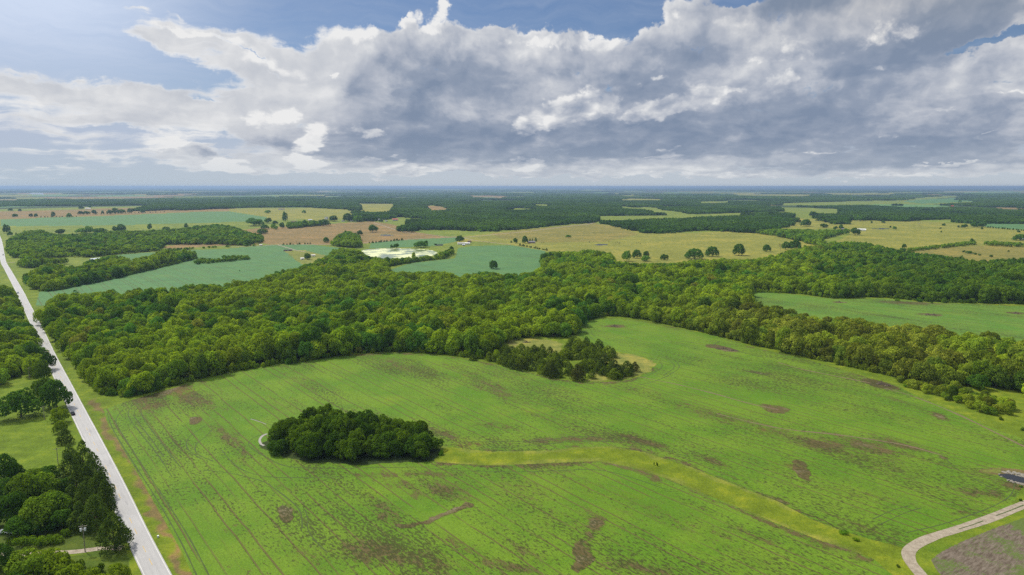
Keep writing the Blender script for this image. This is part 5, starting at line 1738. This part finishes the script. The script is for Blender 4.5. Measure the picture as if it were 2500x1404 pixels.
pp = [patch_proto(40 + k, 52.0, 34, 46, 0.34, 9, 15) for k in range(4)]
pq = [patch_proto(60 + k, 150.0, 60, 22, 0.5, 10, 16) for k in range(3)]
fp = []


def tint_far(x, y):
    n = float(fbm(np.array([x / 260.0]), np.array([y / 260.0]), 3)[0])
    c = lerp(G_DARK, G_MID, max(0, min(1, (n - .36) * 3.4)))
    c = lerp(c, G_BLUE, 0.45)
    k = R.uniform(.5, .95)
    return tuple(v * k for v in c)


def far_scatter(outline, sp, hh, seed, holes, dmin=0, dmax=1e9):
    wp = np.array([ground_at(px, py)[:2] for px, py in outline])
    X, Y = hexpts(wp, sp, 0.25, seed)
    Z = land_h(X, Y)
    d = np.hypot(X, Y)
    ok = (d >= dmin) & (d < dmax) & (np.abs(np.degrees(np.arctan2(X, Y))) < 41)
    X, Y, Z = X[ok], Y[ok], Z[ok]
    px, py = to_px(X, Y, Z)
    m = inside(outline, px, py)
    _, ty = to_px(X, Y, Z + hh * 0.8)
    m &= inside(outline, px, ty) | (py < 478)
    for hl in holes:
        m &= ~inside(hl, px, py) & ~inside(hl, px, ty)
    return X[m], Y[m], Z[m]


for ol, holes, sd in ((W5, H5, 31), (W15, (), 32)):
    X, Y, Z = far_scatter(ol, 36.0, 13, sd, holes, 0, 6500)
    keep_ = (fbm(X / 330.0 + 5.0, Y / 1000.0 + 2.0, 3) < 0.635) | (np.hypot(X, Y) < 2300)
    X, Y, Z = X[keep_], Y[keep_], Z[keep_]
    for x, y, z in zip(X, Y, Z):
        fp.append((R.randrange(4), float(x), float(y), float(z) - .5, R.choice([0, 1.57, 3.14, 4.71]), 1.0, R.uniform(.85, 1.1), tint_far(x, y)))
    X, Y, Z = far_scatter(ol, 105.0, 13, sd + 5, holes, 6500, 12000)
    keep_ = fbm(X / 700.0 + 5.0, Y / 2600.0 + 2.0, 3) < 0.60
    X, Y, Z = X[keep_], Y[keep_], Z[keep_]
    for x, y, z in zip(X, Y, Z):
        fp.append((4 + R.randrange(3), float(x), float(y), float(z) - .5, R.choice([0, 1.57, 3.14, 4.71]), 1.0, R.uniform(.85, 1.1), tint_far(x, y)))
print('far patches', len(fp))
# the far plain: woods and hedges scattered between hazy fields, up to the horizon
plain_pts = 0
for _ in range(60000):
    d = 5200 * math.exp(R.random() * math.log(60000 / 5200.0))
    a = math.radians(R.uniform(-41, 41))
    if R.random() > 0.5:
        continue
    x, y = d * math.sin(a), d * math.cos(a)
    px, py = (float(v) for v in to_px(x, y, float(land_h(x, y))))
    A1, A2 = np.array([px]), np.array([py])
    if inside(W5, A1, A2)[0] or inside(W15, A1, A2)[0]:
        continue
    n = float(fbm(np.array([x / 2600.0 + 3.0]), np.array([y / 2600.0 + 8.0]), 4)[0])
    if n < 0.50 or py > 486 or any(inside(z_[1], A1, A2)[0] for z_ in ZONES if z_[0] == 'pond_water'):
        continue
    s = 1.0 if d < 15000 else (2.2 if d < 30000 else 4.0)
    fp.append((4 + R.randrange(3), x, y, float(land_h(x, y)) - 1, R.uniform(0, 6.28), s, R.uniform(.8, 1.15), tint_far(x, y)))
    plain_pts += 1
    if plain_pts > 9000:
        break
woods_object('distant_woodland', pp + pq, fp, "blue-green distant woods running out to the horizon")
print('all far patches', len(fp))

# ------------------------------------------------------------------ buildings
def house(px, py, L_, D_, wall_h, roof_h, rz, wall, roof, label, cat='house', name='farmhouse', porch=False, chimney=False, over=0.5, doors=1, wins=3, big_door=False):
    x, y, z, d = ground_at(px, py)
    q = math.hypot(x, y)
    x, y = x + x / q * D_ * 0.5, y + y / q * D_ * 0.5
    z = float(land_h(x, y))
    root = empty(name, (x, y, z), math.radians(rz) + math.atan2(-x, y))
    tag(root, label, cat)
    a, b = L_ / 2, D_ / 2
    w = MB()
    w.box(-a, a, -b, b, -0.3, wall_h)
    # gable ends
    w.prism([(-b + .02, wall_h), (b - .02, wall_h), (0, wall_h + roof_h * 0.97)], -a + .01, a - .01)
    for v in w.bm.verts[8:]:
        v.co = Vector((v.co.y, v.co.x, v.co.z))
    w.build('wall', wall, root)
    r = MB()
    t = 0.14
    for sd in (-1, 1):
        p0 = (0, wall_h + roof_h + t)
        p1 = (sd * (b + over), wall_h - roof_h * over / b + t)
        vs = []
        for xx in (-a - over, a + over):
            vs.append([(xx, p0[0], p0[1] - t), (xx, p1[0], p1[1] - t), (xx, p1[0], p1[1]), (xx, p0[0], p0[1])])
        A = [r.bm.verts.new(p) for p in vs[0]]
        B = [r.bm.verts.new(p) for p in vs[1]]
        r.bm.faces.new(A)
        r.bm.faces.new(B[::-1])
        for i in range(4):
            r.bm.faces.new((A[i], B[i], B[(i + 1) % 4], A[(i + 1) % 4]))
    rf = r.build('roof', roof, root)
    if chimney:
        MB().box(a * .4, a * .4 + .7, -.4, .4, wall_h + roof_h * .4, wall_h + roof_h + .9).build('chimney', M['brick'], rf)
    if big_door:
        MB().box(-1.8, 1.8, -b - .06, -b - .003, 0, min(3.2, wall_h - .3)).build('door', M['greywall'], root)
    else:
        MB().box(-.5, .5, -b - .06, -b - .003, 0, 2.05).build('door', M['brick'], root)
    for k in range(wins):
        c = -a + (k + .5) * L_ / wins
        if abs(c) < 1.3:
            c = 2.0
        f = MB().box(c - .62, c + .62, -b - .05, -b - .003, .95, 2.15).build('window', M['white'], root)
        MB().box(c - .52, c + .52, -b - .065, -b - .052, 1.03, 2.07).build('pane', M['glass'], f)
    return root


house(233, 637, 15, 8, 2.6, 1.6, 28, M['greywall'], M['tin'], "long shed with a pale blue metal roof beside the left blue-green field's woods", 'shed', 'metal_shed', big_door=True, wins=0)
house(1127, 597, 17, 6, 2.8, 1.0, 6, M['white'], M['offwhite'], "white trailer home below the crossroads, left one", 'trailer', 'trailer_home', wins=4)
house(1141, 597, 11, 6, 2.8, 1.0, -4, M['offwhite'], M['white'], "white trailer home below the crossroads, right one with a grey shed behind", 'trailer', 'trailer_home', wins=3)
house(1146, 592, 8, 6, 2.6, 1.3, 10, M['brick'], M['brownroof'], "small brown shed behind the white trailer homes", 'shed', 'shed', wins=0)
house(1132, 600, 5, 3.5, 2.3, 0.8, 0, M['greywall'], M['tin'], "tiny grey shed in front of the trailer homes", 'shed', 'shed', wins=0)
house(1297, 594, 15, 9, 2.6, 2.0, 12, M['brick'], M['greyroof'], "low brick farmhouse with a grey roof beside the tall tree in the olive pasture", chimney=True)
house(965, 539, 19, 11, 4.4, 3.0, 4, M['greywall'], M['redroof'], "barn with a rust red roof at the edge of the far woods", 'barn', 'barn', big_door=True, wins=2)
house(929, 540, 15, 10, 4.6, 3.0, -12, M['greywall'], M['greyroof'], "grey two-storey farmhouse behind the round dark tree", chimney=True, wins=4)
house(943, 541, 7, 6, 2.6, 1.4, 20, M['white'], M['greyroof'], "small white outbuilding right of the grey farmhouse", 'shed', 'outbuilding', wins=1)
house(797, 535, 13, 9, 5.0, 3.0, 70, M['white'], M['greyroof'], "tall white gabled house at the left end of the far hamlet", wins=2)
house(838, 541, 10, 7, 2.8, 1.6, 0, M['white'], M['greyroof'], "small white house between dark trees in the far hamlet", wins=3)
house(859, 541, 9, 7, 3.4, 1.8, 16, M['white'], M['greyroof'], "white house beside the bright tree in the far hamlet", wins=2)
house(718, 543, 18, 9, 3.0, 1.4, 0, M['brick'], M['brownroof'], "long brown shed on the ridge, left one", 'shed', 'long_shed', wins=0, big_door=True)
house(757, 539, 13, 8, 3.2, 1.4, 10, M['offwhite'], M['tin'], "pale roofed shed on the ridge between trees", 'shed', 'long_shed', wins=0, big_door=True)
house(585, 588, 9, 7, 5.0, 2.6, 60, M['white'], M['tin'], "white gabled farmhouse in the wood's right end, by the farm drive", wins=2)
house(514, 587, 8, 6, 2.7, 1.3, 0, M['white'], M['brownroof'], "small white house at the pale strip of pasture under the left farm wood", wins=2)
house(500, 588, 6, 4, 2.2, 0.8, 20, M['greywall'], M['tin'], "little grey shed left of the small white house", 'shed', 'shed', wins=0)
house(58, 577, 10, 7, 2.6, 1.6, -10, M['white'], M['tin'], "small house with a white roof at the left end of the farm wood", wins=2)
house(738, 634, 5.5, 4, 2.4, 0.7, 8, M['white'], M['white'], "little white shed in the dry yard beside the left blue-green field", 'shed', 'shed', wins=0, big_door=False)
house(703, 613, 15, 6, 1.8, 0.8, 0, M['brick'], M['dark'], "low dark open shed in the corner of the blue-green field", 'shed', 'pole_barn', wins=0, big_door=True)
house(765, 626, 6, 4, 2.2, 1.0, 0, M['white'], M['offwhite'], "tiny pale shed almost hidden by the trees at the dry yard", 'shed', 'shed', wins=0)
house(637, 600, 5, 3.5, 2.2, 0.8, 0, M['offwhite'], M['offwhite'], "small white hut beside the gravel road at the end of the hedge", 'hut', 'hut', wins=0)
house(1072, 600, 15, 6, 1.8, 0.8, 5, M['greywall'], M['dark'], "low dark shed among weeds above the middle blue-green field", 'shed', 'pole_barn', wins=0, big_door=True)
house(2102, 563, 24, 9, 3.2, 1.6, 2, M['white'], M['white'], "long white shed behind dark trees on the right pasture", 'shed', 'cattle_shed', wins=0, big_door=True)
house(2060, 562, 12, 7, 2.8, 1.8, 12, M['brick'], M['greyroof'], "brown outbuilding left of the long white shed", 'shed', 'outbuilding', wins=1)
house(1447, 537, 12, 8, 3.6, 2.0, 60, M['white'], M['tin'], "white house at the gap in the far woods where the gravel road leaves", wins=2)
for px, L_, wl, rf, lb in ((1483, 14, 'brick', 'greyroof', "dark house in the row under the far woods, leftmost"), (1499, 13, 'offwhite', 'brownroof', "pink-brown house in the row under the far woods, second from left"), (1517, 11, 'white', 'greyroof', "white house in the row under the far woods, third from left"), (1530, 14, 'offwhite', 'greyroof', "pale house at the right end of the row under the far woods")):
    house(px, 526.5, L_, 8, 3.0, 1.8, 0, M[wl], M[rf], lb, wins=3)
house(2325, 505, 12, 9, 4.5, 3.5, 20, M['redroof'], M['redroof'], "red barn in the far woods at the right", 'barn', 'barn', wins=0, big_door=True)
house(2057, 512, 10, 8, 4.5, 3.0, 0, M['redroof'], M['redroof'], "small red barn before the far woods, right of the belt", 'barn', 'barn', wins=0, big_door=True)
house(687, 512, 30, 12, 4, 2, 0, M['offwhite'], M['brownroof'], "long pale building on the rise at the foot of the far woods", 'barn', 'barn', wins=0, big_door=True)
house(215, 511, 22, 12, 4, 3, 0, M['offwhite'], M['offwhite'], "pale far farmhouse between hazy trees beyond the tan field", wins=2)
house(2497, 586, 12, 8, 2.8, 1.6, 0, M['greywall'], M['tin'], "house with a pale roof under the tree at the right edge", wins=2)


# ------------------------------------------------------------------ vehicles
def car(px, py, paint, rz_deg, label, cat='car', name='car', pickup=False):
    x, y, z, d = ground_at(px, py)
    root = empty(name, (x, y, z + 0.06), math.radians(rz_deg))
    tag(root, label, cat)
    L_, W_, = (5.6, 1.95) if pickup else (4.6, 1.82)
    if pickup:
        prof = [(-2.8, .45), (-2.78, 1.02), (-2.7, 1.08), (-1.25, 1.08), (-0.9, 1.10), (1.0, 1.12), (2.6, .98), (2.8, .80), (2.8, .42)]
        cab = [(-.95, 1.09), (-.85, 1.72), (.55, 1.76), (1.15, 1.11)]
    else:
        prof = [(-2.3, .40), (-2.28, .86), (-2.1, .98), (-1.2, 1.0), (.85, .98), (2.1, .82), (2.3, .64), (2.3, .38)]
        cab = [(-1.75, .97), (-1.15, 1.42), (.25, 1.45), (1.05, .97)]
    m = MB()
    m.prism(prof, -W_ / 2, W_ / 2)
    m.build('body', paint, root, bevel=0.05)
    m = MB()
    m.prism(cab, -W_ / 2 + .14, W_ / 2 - .14)
    cb = m.build('window_band', M['glass'], root, bevel=0.04)
    rx0, rx1 = (cab[1][0], cab[2][0])
    MB().box(rx0 + .02, rx1 - .02, -W_ / 2 + .17, W_ / 2 - .17, cab[1][1] + .004, cab[1][1] + .07).build('roof', paint, root)
    if pickup:
        MB().box(-2.68, -1.05, -W_ / 2 + .12, W_ / 2 - .12, 1.083, 1.11).build('load_bed', M['dark'], root)
    for sx in (-L_ * .31, L_ * .31):
        for sy in (-1, 1):
            w = MB()
            w.tube((sx, sy * (W_ / 2 - .17), .33), (sx, sy * (W_ / 2 + .012), .33), .33, n=18)
            wh = w.build('wheel', M['dark'], root)
            MB().tube((sx, sy * (W_ / 2 + .014), .33), (sx, sy * (W_ / 2 + .03), .33), .19, n=14).build('rim', M['steel'], wh)
    for sy in (-1, 1):
        MB().box(L_ / 2 - .03, L_ / 2 + .015, sy * (W_ / 2 - .38) - .2, sy * (W_ / 2 - .38) + .2, .58, .73).build('headlight', M['white'], root)
        MB().box(-L_ / 2 - .015, -L_ / 2 + .03, sy * (W_ / 2 - .3) - .15, sy * (W_ / 2 - .3) + .15, .68, .84).build('tail_light', M['redroof'], root)
    return root


M['paint_black'] = plain("black_car_paint", (0.015, 0.017, 0.022), 0.25, metal=0.2, var=0.03)
M['paint_silver'] = plain("silver_blue_paint", (0.30, 0.34, 0.42), 0.3, metal=0.4, var=0.03)
M['paint_white'] = plain("white_car_paint", (0.78, 0.78, 0.77), 0.3, var=0.03)
rd = 90 + 38.2
car(178, 1012, M['paint_black'], rd, "dark car driving on the paved road below the overhanging tree")
car(44, 716, M['paint_silver'], rd - 180, "small blue-grey car on the paved road farther up")
car(8, 623, M['paint_black'], rd - 186, "tiny dark car on the paved road before the crest")
car(17, 1302, M['paint_white'], 176, "white pickup parked under the trees at the lower left edge", 'pickup', 'pickup_truck', True)


# ------------------------------------------------------------------ poles
def utility_pole(px, py, h, label, cans=0, rz=0.0, group=None):
    x, y, z, d = ground_at(px, py)
    root = empty('utility_pole', (x, y, z), rz)
    tag(root, label, 'pole', group)
    MB().tube((0, 0, -.5), (0, 0, h), .17, .11, 10).build('pole', M['pole'], root)
    MB().box(-1.25, 1.25, .12, .24, h - .75, h - .62).build('crossarm', M['pole'], root)
    for xx in (-1.15, -.45, .45, 1.15):
        MB().tube((xx, .18, h - .62), (xx, .18, h - .42), .055, .04, 8).build('insulator', M['greywall'], root)
    if cans:
        for s in (-1, 1):
            c = MB().tube((s * .62, -.12, h - 2.15), (s * .62, -.12, h - 1.15), .31, .31, 16).build('transformer', M['white'], root)
            MB().tube((s * .62, -.12, h - 1.148), (s * .62, -.12, h - 1.04), .24, .12, 12).build('bushing', M['greywall'], c)
        MB().box(-.62, .62, -.04, .06, h - 1.72, h - 1.60).build('bracket', M['steel'], root)
    return root


utility_pole(208, 1347, 9.6, "wooden utility pole with two white transformer cans beside the driveway", 2, math.radians(20))
utility_pole(109, 1025, 7.5, "bare wooden pole in the meadow right of the round oak", group=None, rz=.6)
utility_pole(72, 925, 7.5, "thin wooden pole beyond the round oak, near the trees", rz=.6)
utility_pole(142, 1133, 7.5, "faint wooden pole at the lower end of the meadow", rz=.6)
utility_pole(724, 596, 9, "thin pole beside the far gravel road under the brown pasture", rz=.3)
utility_pole(1087, 586, 9, "thin pole beside the narrow crop strip at the crossroads", rz=.3)
utility_pole(2255, 586, 10, "lone thin pole in the middle of the right pasture", rz=.3)
utility_pole(1768, 579, 9, "lone thin pole on the crown of the middle pasture", rz=.3)
x, y, z, d = ground_at(2243, 556)
root = empty('pylon', (x, y, z), .1)
tag(root, "twin-legged wooden power pylon on the right pasture", 'pylon')
for s in (-1, 1):
    MB().tube((s * 2.6, 0, -.5), (s * 2.6, 0, 15.5), .22, .15, 8).build('leg', M['pole'], root)
MB().box(-6.2, 6.2, -.12, .12, 13.4, 13.75).build('crossarm', M['pole'], root)
for s in (-1, 1):
    MB().tube((s * 2.6, 0, 8), (-s * 2.6, .25 * s, 12.5), .09, .09, 6).build('brace', M['pole'], root)
for xx in (-5.6, 0, 5.6):
    MB().tube((xx, 0, 12.1), (xx, 0, 13.4), .12, .12, 8).build('insulator', M['greywall'], root)

# white utility box on the verge
x, y, z, d = ground_at(386, 1312)
root = empty('utility_box', (x, y, z), .4)
tag(root, "small white box standing in the grass verge right of the paved road", 'utility box')
MB().box(-.28, .28, -.22, .22, 0, .62).build('cabinet', M['white'], root, bevel=.03)
MB().box(-.31, .31, -.25, .25, .622, .70).build('lid', M['white'], root, bevel=.02)
# guard rail at the culvert
for (a, b, lb) in (((104, 788), (112, 804), "short pale guard rail at the culvert, right side of the paved road"),):
    p, q = ground_at(*a), ground_at(*b)
    ang = math.atan2(q[1] - p[1], q[0] - p[0])
    ln_ = math.hypot(q[0] - p[0], q[1] - p[1])
    root = empty('guard_rail', (p[0], p[1], 0), ang)
    tag(root, lb, 'guard rail')
    MB().box(0, ln_, -.04, .04, .48, .80).build('rail', M['white'], root, bevel=.015)
    for k in range(6):
        MB().box(k * ln_ / 5.2, k * ln_ / 5.2 + .14, .043, .16, 0, .72).build('post', M['pole'], root)


# ------------------------------------------------------------------ heaps of brush in the fields
def brush_heap(px, py, L_, W_, h, label, seed, group='heaps of dead brush in the fields'):
    x, y, z, d = ground_at(px, py)
    g = random.Random(seed)
    m = MB()
    for k in range(46):
        t = g.uniform(-1, 1)
        cx = t * L_ / 2 * .8
        cy = g.gauss(0, W_ / 5)
        a = g.gauss(0, .7)
        ln_ = g.uniform(.7, 2.6)
        e = g.gauss(.15, .28)
        c = Vector((cx, cy, g.uniform(.05, h * (1 - t * t * .7) * .6)))
        dv = Vector((math.cos(a), math.sin(a), e)).normalized() * ln_ / 2
        p0, p1 = c - dv, c + dv
        p0.z = max(p0.z, .02)
        p1.z = max(p1.z, .02)
        r = g.uniform(.04, .16)
        m.tube(p0, p1, r, r * .5, 6)
    # a root plate that stands up
    m.tube((0, 0, 0), (g.uniform(-.4, .4), .2, h * 1.25), .35, .12, 7)
    for k in range(6):
        a = k * 1.05
        m.tube((0, 0, h * .7), (math.cos(a) * .9, math.sin(a) * .5, h * (.8 + .5 * g.random())), .1, .03, 5)
    for k in range(5):
        m.blob((g.uniform(-L_ / 3, L_ / 3), g.gauss(0, W_ / 6), .05), (g.uniform(.5, 1.3), g.uniform(.4, .9), g.uniform(.2, .45)), 2, .25, seed + k)
    o = m.build('brush_heap', M['deadwood'])
    o.location = (x, y, z - .03)
    o.rotation_euler = (0, 0, g.uniform(-.3, .1))
    tag(o, label, 'brush heap', group)
    return o


for k, (px, py, L_, W_, h, lb) in enumerate(((1500, 797, 7, 3, 1.6, "heap of dead brush alone in the upper bay of the near field"), (1766, 852, 12, 3.4, 1.7, "long heap of dead brush on bare soil below the right belt"), (1790, 856, 9, 2.0, .8, "flat brown brush trail at the right of the long heap"),
                                             (2152, 938, 6, 3, 1.9, "heap of dead brush at the edge of the near field, right side"), (2168, 942, 5, 2, .9, "low brush remnant right of the heap at the field edge"), (2048, 738, 7, 3, 1.7, "heap of dead brush in the left part of the second field"), (2266, 769, 6, 3, 1.4, "left one of two brush heaps in the middle of the second field"),
                                             (2279, 769, 6, 3, 1.4, "right one of two brush heaps in the middle of the second field"), (2480, 765, 8, 3, 1.6, "heap of dead brush near the right end of the second field"), (1285, 836, 7, 2.5, 1.3, "dead brush on the small clearing behind the cedars"))):
    brush_heap(px, py, L_, W_, h, lb, 70 + k)

# bushes out in the open
for px, py, hp, wp_, lb in ((2210, 946, 8, 10, "small round bush in the rough grass right of the brush heap"), (2444, 1026, 9, 12, "dark bush on the rough grass below the tip of the right belt"), (2498, 1052, 9, 12, "dark bush at the right edge in the rough grass"), (2190, 735, 6, 14, "low bush at the rim of the second field, left of the pair"),
                            (2243, 737, 7, 16, "dark low bush at the rim of the second field, larger"), (2275, 741, 4, 6, "tiny bush at the rim of the second field"), (2491, 1224, 7, 8, "dark tuft beside the stony pond at the right edge"), (2492, 1190, 6, 9, "dark tuft below the stony pond"), (1604, 1138, 9, 5, "thin sapling in the grass waterway"), (1597, 1136, 8, 4, "second thin sapling in the grass waterway"),
                            (1076, 1112, 12, 16, "leafy bush at the right end of the clump in the near field"), (2090, 1322, 8, 16, "dark weeds where the grass waterway nears the lane"), (2060, 1306, 7, 22, "dark weeds on the upper side of the waterway"), (2192, 1385, 6, 10, "dark tuft at the end of the waterway by the lane")):
    plant_px('bush', px, py, hp, wp_, tint=tuple(v * R.uniform(.8, 1.2) for v in lerp(G_DARK, G_MID, R.random())), label=lb, cat='shrub')


# bare grey tree
def bare_tree(px, py, h, label, seed):
    x, y, z, d = ground_at(px, py)
    g = random.Random(seed)
    m = MB()

    def grow(p, dv, ln_, r, lev):
        q = p + dv * ln_
        m.tube(p, q, r, r * .65, 6)
        if lev:
            for k in range(3 if lev > 1 else 2):
                nd = (dv + Vector((g.gauss(0, .5), g.gauss(0, .5), g.gauss(.05, .25)))).normalized()
                grow(q, nd, ln_ * g.uniform(.6, .8), r * .6, lev - 1)
    grow(Vector((0, 0, -.2)), Vector((0, 0, 1)), h * .34, .3, 4)
    o = m.build('bare_tree', M['deadwood'])
    o.location = (x, y, z)
    tag(o, label, 'tree')


bare_tree(1905, 612, 15, "leafless grey tree left of the small group on the middle pasture", 5)

# ------------------------------------------------------------------ the stony pond at the right edge
wp = [ground_at(px, py)[:2] for px, py in ((2436, 1160), (2455, 1157), (2478, 1160), (2510, 1165), (2540, 1172), (2560, 1180), (2530, 1183), (2490, 1178), (2468, 1173), (2450, 1166))]
sp_ = smooth_poly(wp, 4, closed=True)
me = bpy.data.meshes.new('pond_water')
me.from_pydata([(p[0], p[1], .045) for p in sp_], [], [list(range(len(sp_)))[::-1]])
me.materials.append(M['water_dark'])
tag(link('pond_water', me), kind='structure')
rock_labels = "pale stone on the rim of the dark little pond at the right edge"
rmesh = [MB().blob((0, 0, .1), (1, .8, .42), 2, .35, 40 + k).mesh('rock', M['rock']) for k in range(4)]
for k, (px, py, s) in enumerate(((2452, 1154, .9), (2458, 1152, .7), (2464, 1154, 1.2), (2472, 1156, .8), (2478, 1155, 1.1), (2486, 1158, 1.4), (2493, 1160, 1.2), (2499, 1163, 1.6), (2462, 1173, .8), (2470, 1176, 1.0), (2478, 1178, .9), (2488, 1181, 1.0), (2496, 1183, 1.0), (2445, 1164, .6), (2440, 1158, .6), (2482, 1161, .6), (2490, 1163, .7))):
    x, y, z, d = ground_at(px, py)
    o = link('rock', rmesh[k % 4])
    o.location = (x, y, 0)
    o.rotation_euler = (0, 0, R.uniform(0, 6))
    o.scale = (s * R.uniform(.8, 1.6), s * R.uniform(.6, 1), s)
    tag(o, rock_labels, 'rock', 'stones round the little pond')


# ------------------------------------------------------------------ cattle on the middle pasture
def cow_mesh():
    bm = bmesh.new()
    pts_ = {'rump': (-.85, 0, 1.2, .30), 'belly': (-.2, 0, 1.08, .40), 'chest': (.5, 0, 1.12, .36), 'neck': (.95, 0, 1.25, .2), 'poll': (1.25, 0, 1.38, .15), 'muz': (1.62, 0, 1.12, .09), 'tail': (-1.12, 0, 1.2, .05), 'tail2': (-1.2, 0, .6, .03)}
    ed = [('rump', 'belly'), ('belly', 'chest'), ('chest', 'neck'), ('neck', 'poll'), ('poll', 'muz'), ('rump', 'tail'), ('tail', 'tail2')]
    for s, n in ((-1, 'l'), (1, 'r')):
        pts_['hk' + n] = (-.78, s * .22, .80, .15)
        pts_['hh' + n] = (-.95, s * .22, .48, .08)
        pts_['hf' + n] = (-.88, s * .22, .04, .07)
        pts_['fk' + n] = (.52, s * .2, .72, .12)
        pts_['fn' + n] = (.54, s * .2, .40, .07)
        pts_['ff' + n] = (.52, s * .2, .04, .07)
        pts_['ear' + n] = (1.2, s * .24, 1.42, .04)
        ed += [('rump', 'hk' + n), ('hk' + n, 'hh' + n), ('hh' + n, 'hf' + n), ('chest', 'fk' + n), ('fk' + n, 'fn' + n), ('fn' + n, 'ff' + n), ('poll', 'ear' + n)]
    lay = bm.verts.layers.skin.verify()
    vs = {k: bm.verts.new(p[:3]) for k, p in pts_.items()}
    for a, b in ed:
        bm.edges.new((vs[a], vs[b]))
    me0 = bpy.data.meshes.new('cow_bones')
    for k, p in pts_.items():
        vs[k][lay].radius = (p[3], p[3])
    vs['rump'][lay].use_root = True
    bm.to_mesh(me0)
    bm.free()
    tmp = bpy.data.objects.new('tmp', me0)
    COL.objects.link(tmp)
    tmp.modifiers.new('s', 'SKIN')
    tmp.modifiers.new('d', 'SUBSURF').levels = 1
    dg = bpy.context.evaluated_depsgraph_get()
    me = bpy.data.meshes.new_from_object(tmp.evaluated_get(dg))
    bpy.data.objects.remove(tmp)
    me.materials.clear()
    me.materials.append(M['cowhide'])
    return me


cm = cow_mesh()
for k, (px, py) in enumerate(((1503, 594), (1508, 593.5), (1512, 595), (1541, 597), (1554, 594), (1559, 593), (1563, 596), (1322, 593), (1327, 593), (1439, 593), (1448, 591), (1486, 591), (1489, 577), (1440, 590), (1513, 594), (1930, 543), (1936, 541), (2013, 517), (1965, 516))):
    x, y, z, d = ground_at(px, py)
    o = link('cow', cm)
    o.location = (x, y, z)
    o.rotation_euler = (0, 0, R.uniform(0, 6.28))
    tag(o, "black cow grazing on the far pasture, seen as a dark dot", 'cow', 'black cattle on the far pastures')

# ------------------------------------------------------------------ the air
hm, ht, ho = new_mat("haze")
pv = ht.node('ShaderNodeVolumePrincipled')
pv.inputs['Color'].default_value = (0.38, 0.54, 0.78, 1)
pv.inputs['Density'].default_value = 6.0e-5
pv.inputs['Anisotropy'].default_value = 0.25
ht.l.new(pv.outputs[0], ho.inputs['Volume'])
S = 92000.0
hz_ = MB().box(-S, S, -S, S, -22.0, H + 14.0)
haze = hz_.build('haze', hm)
tag(haze, kind='stuff')
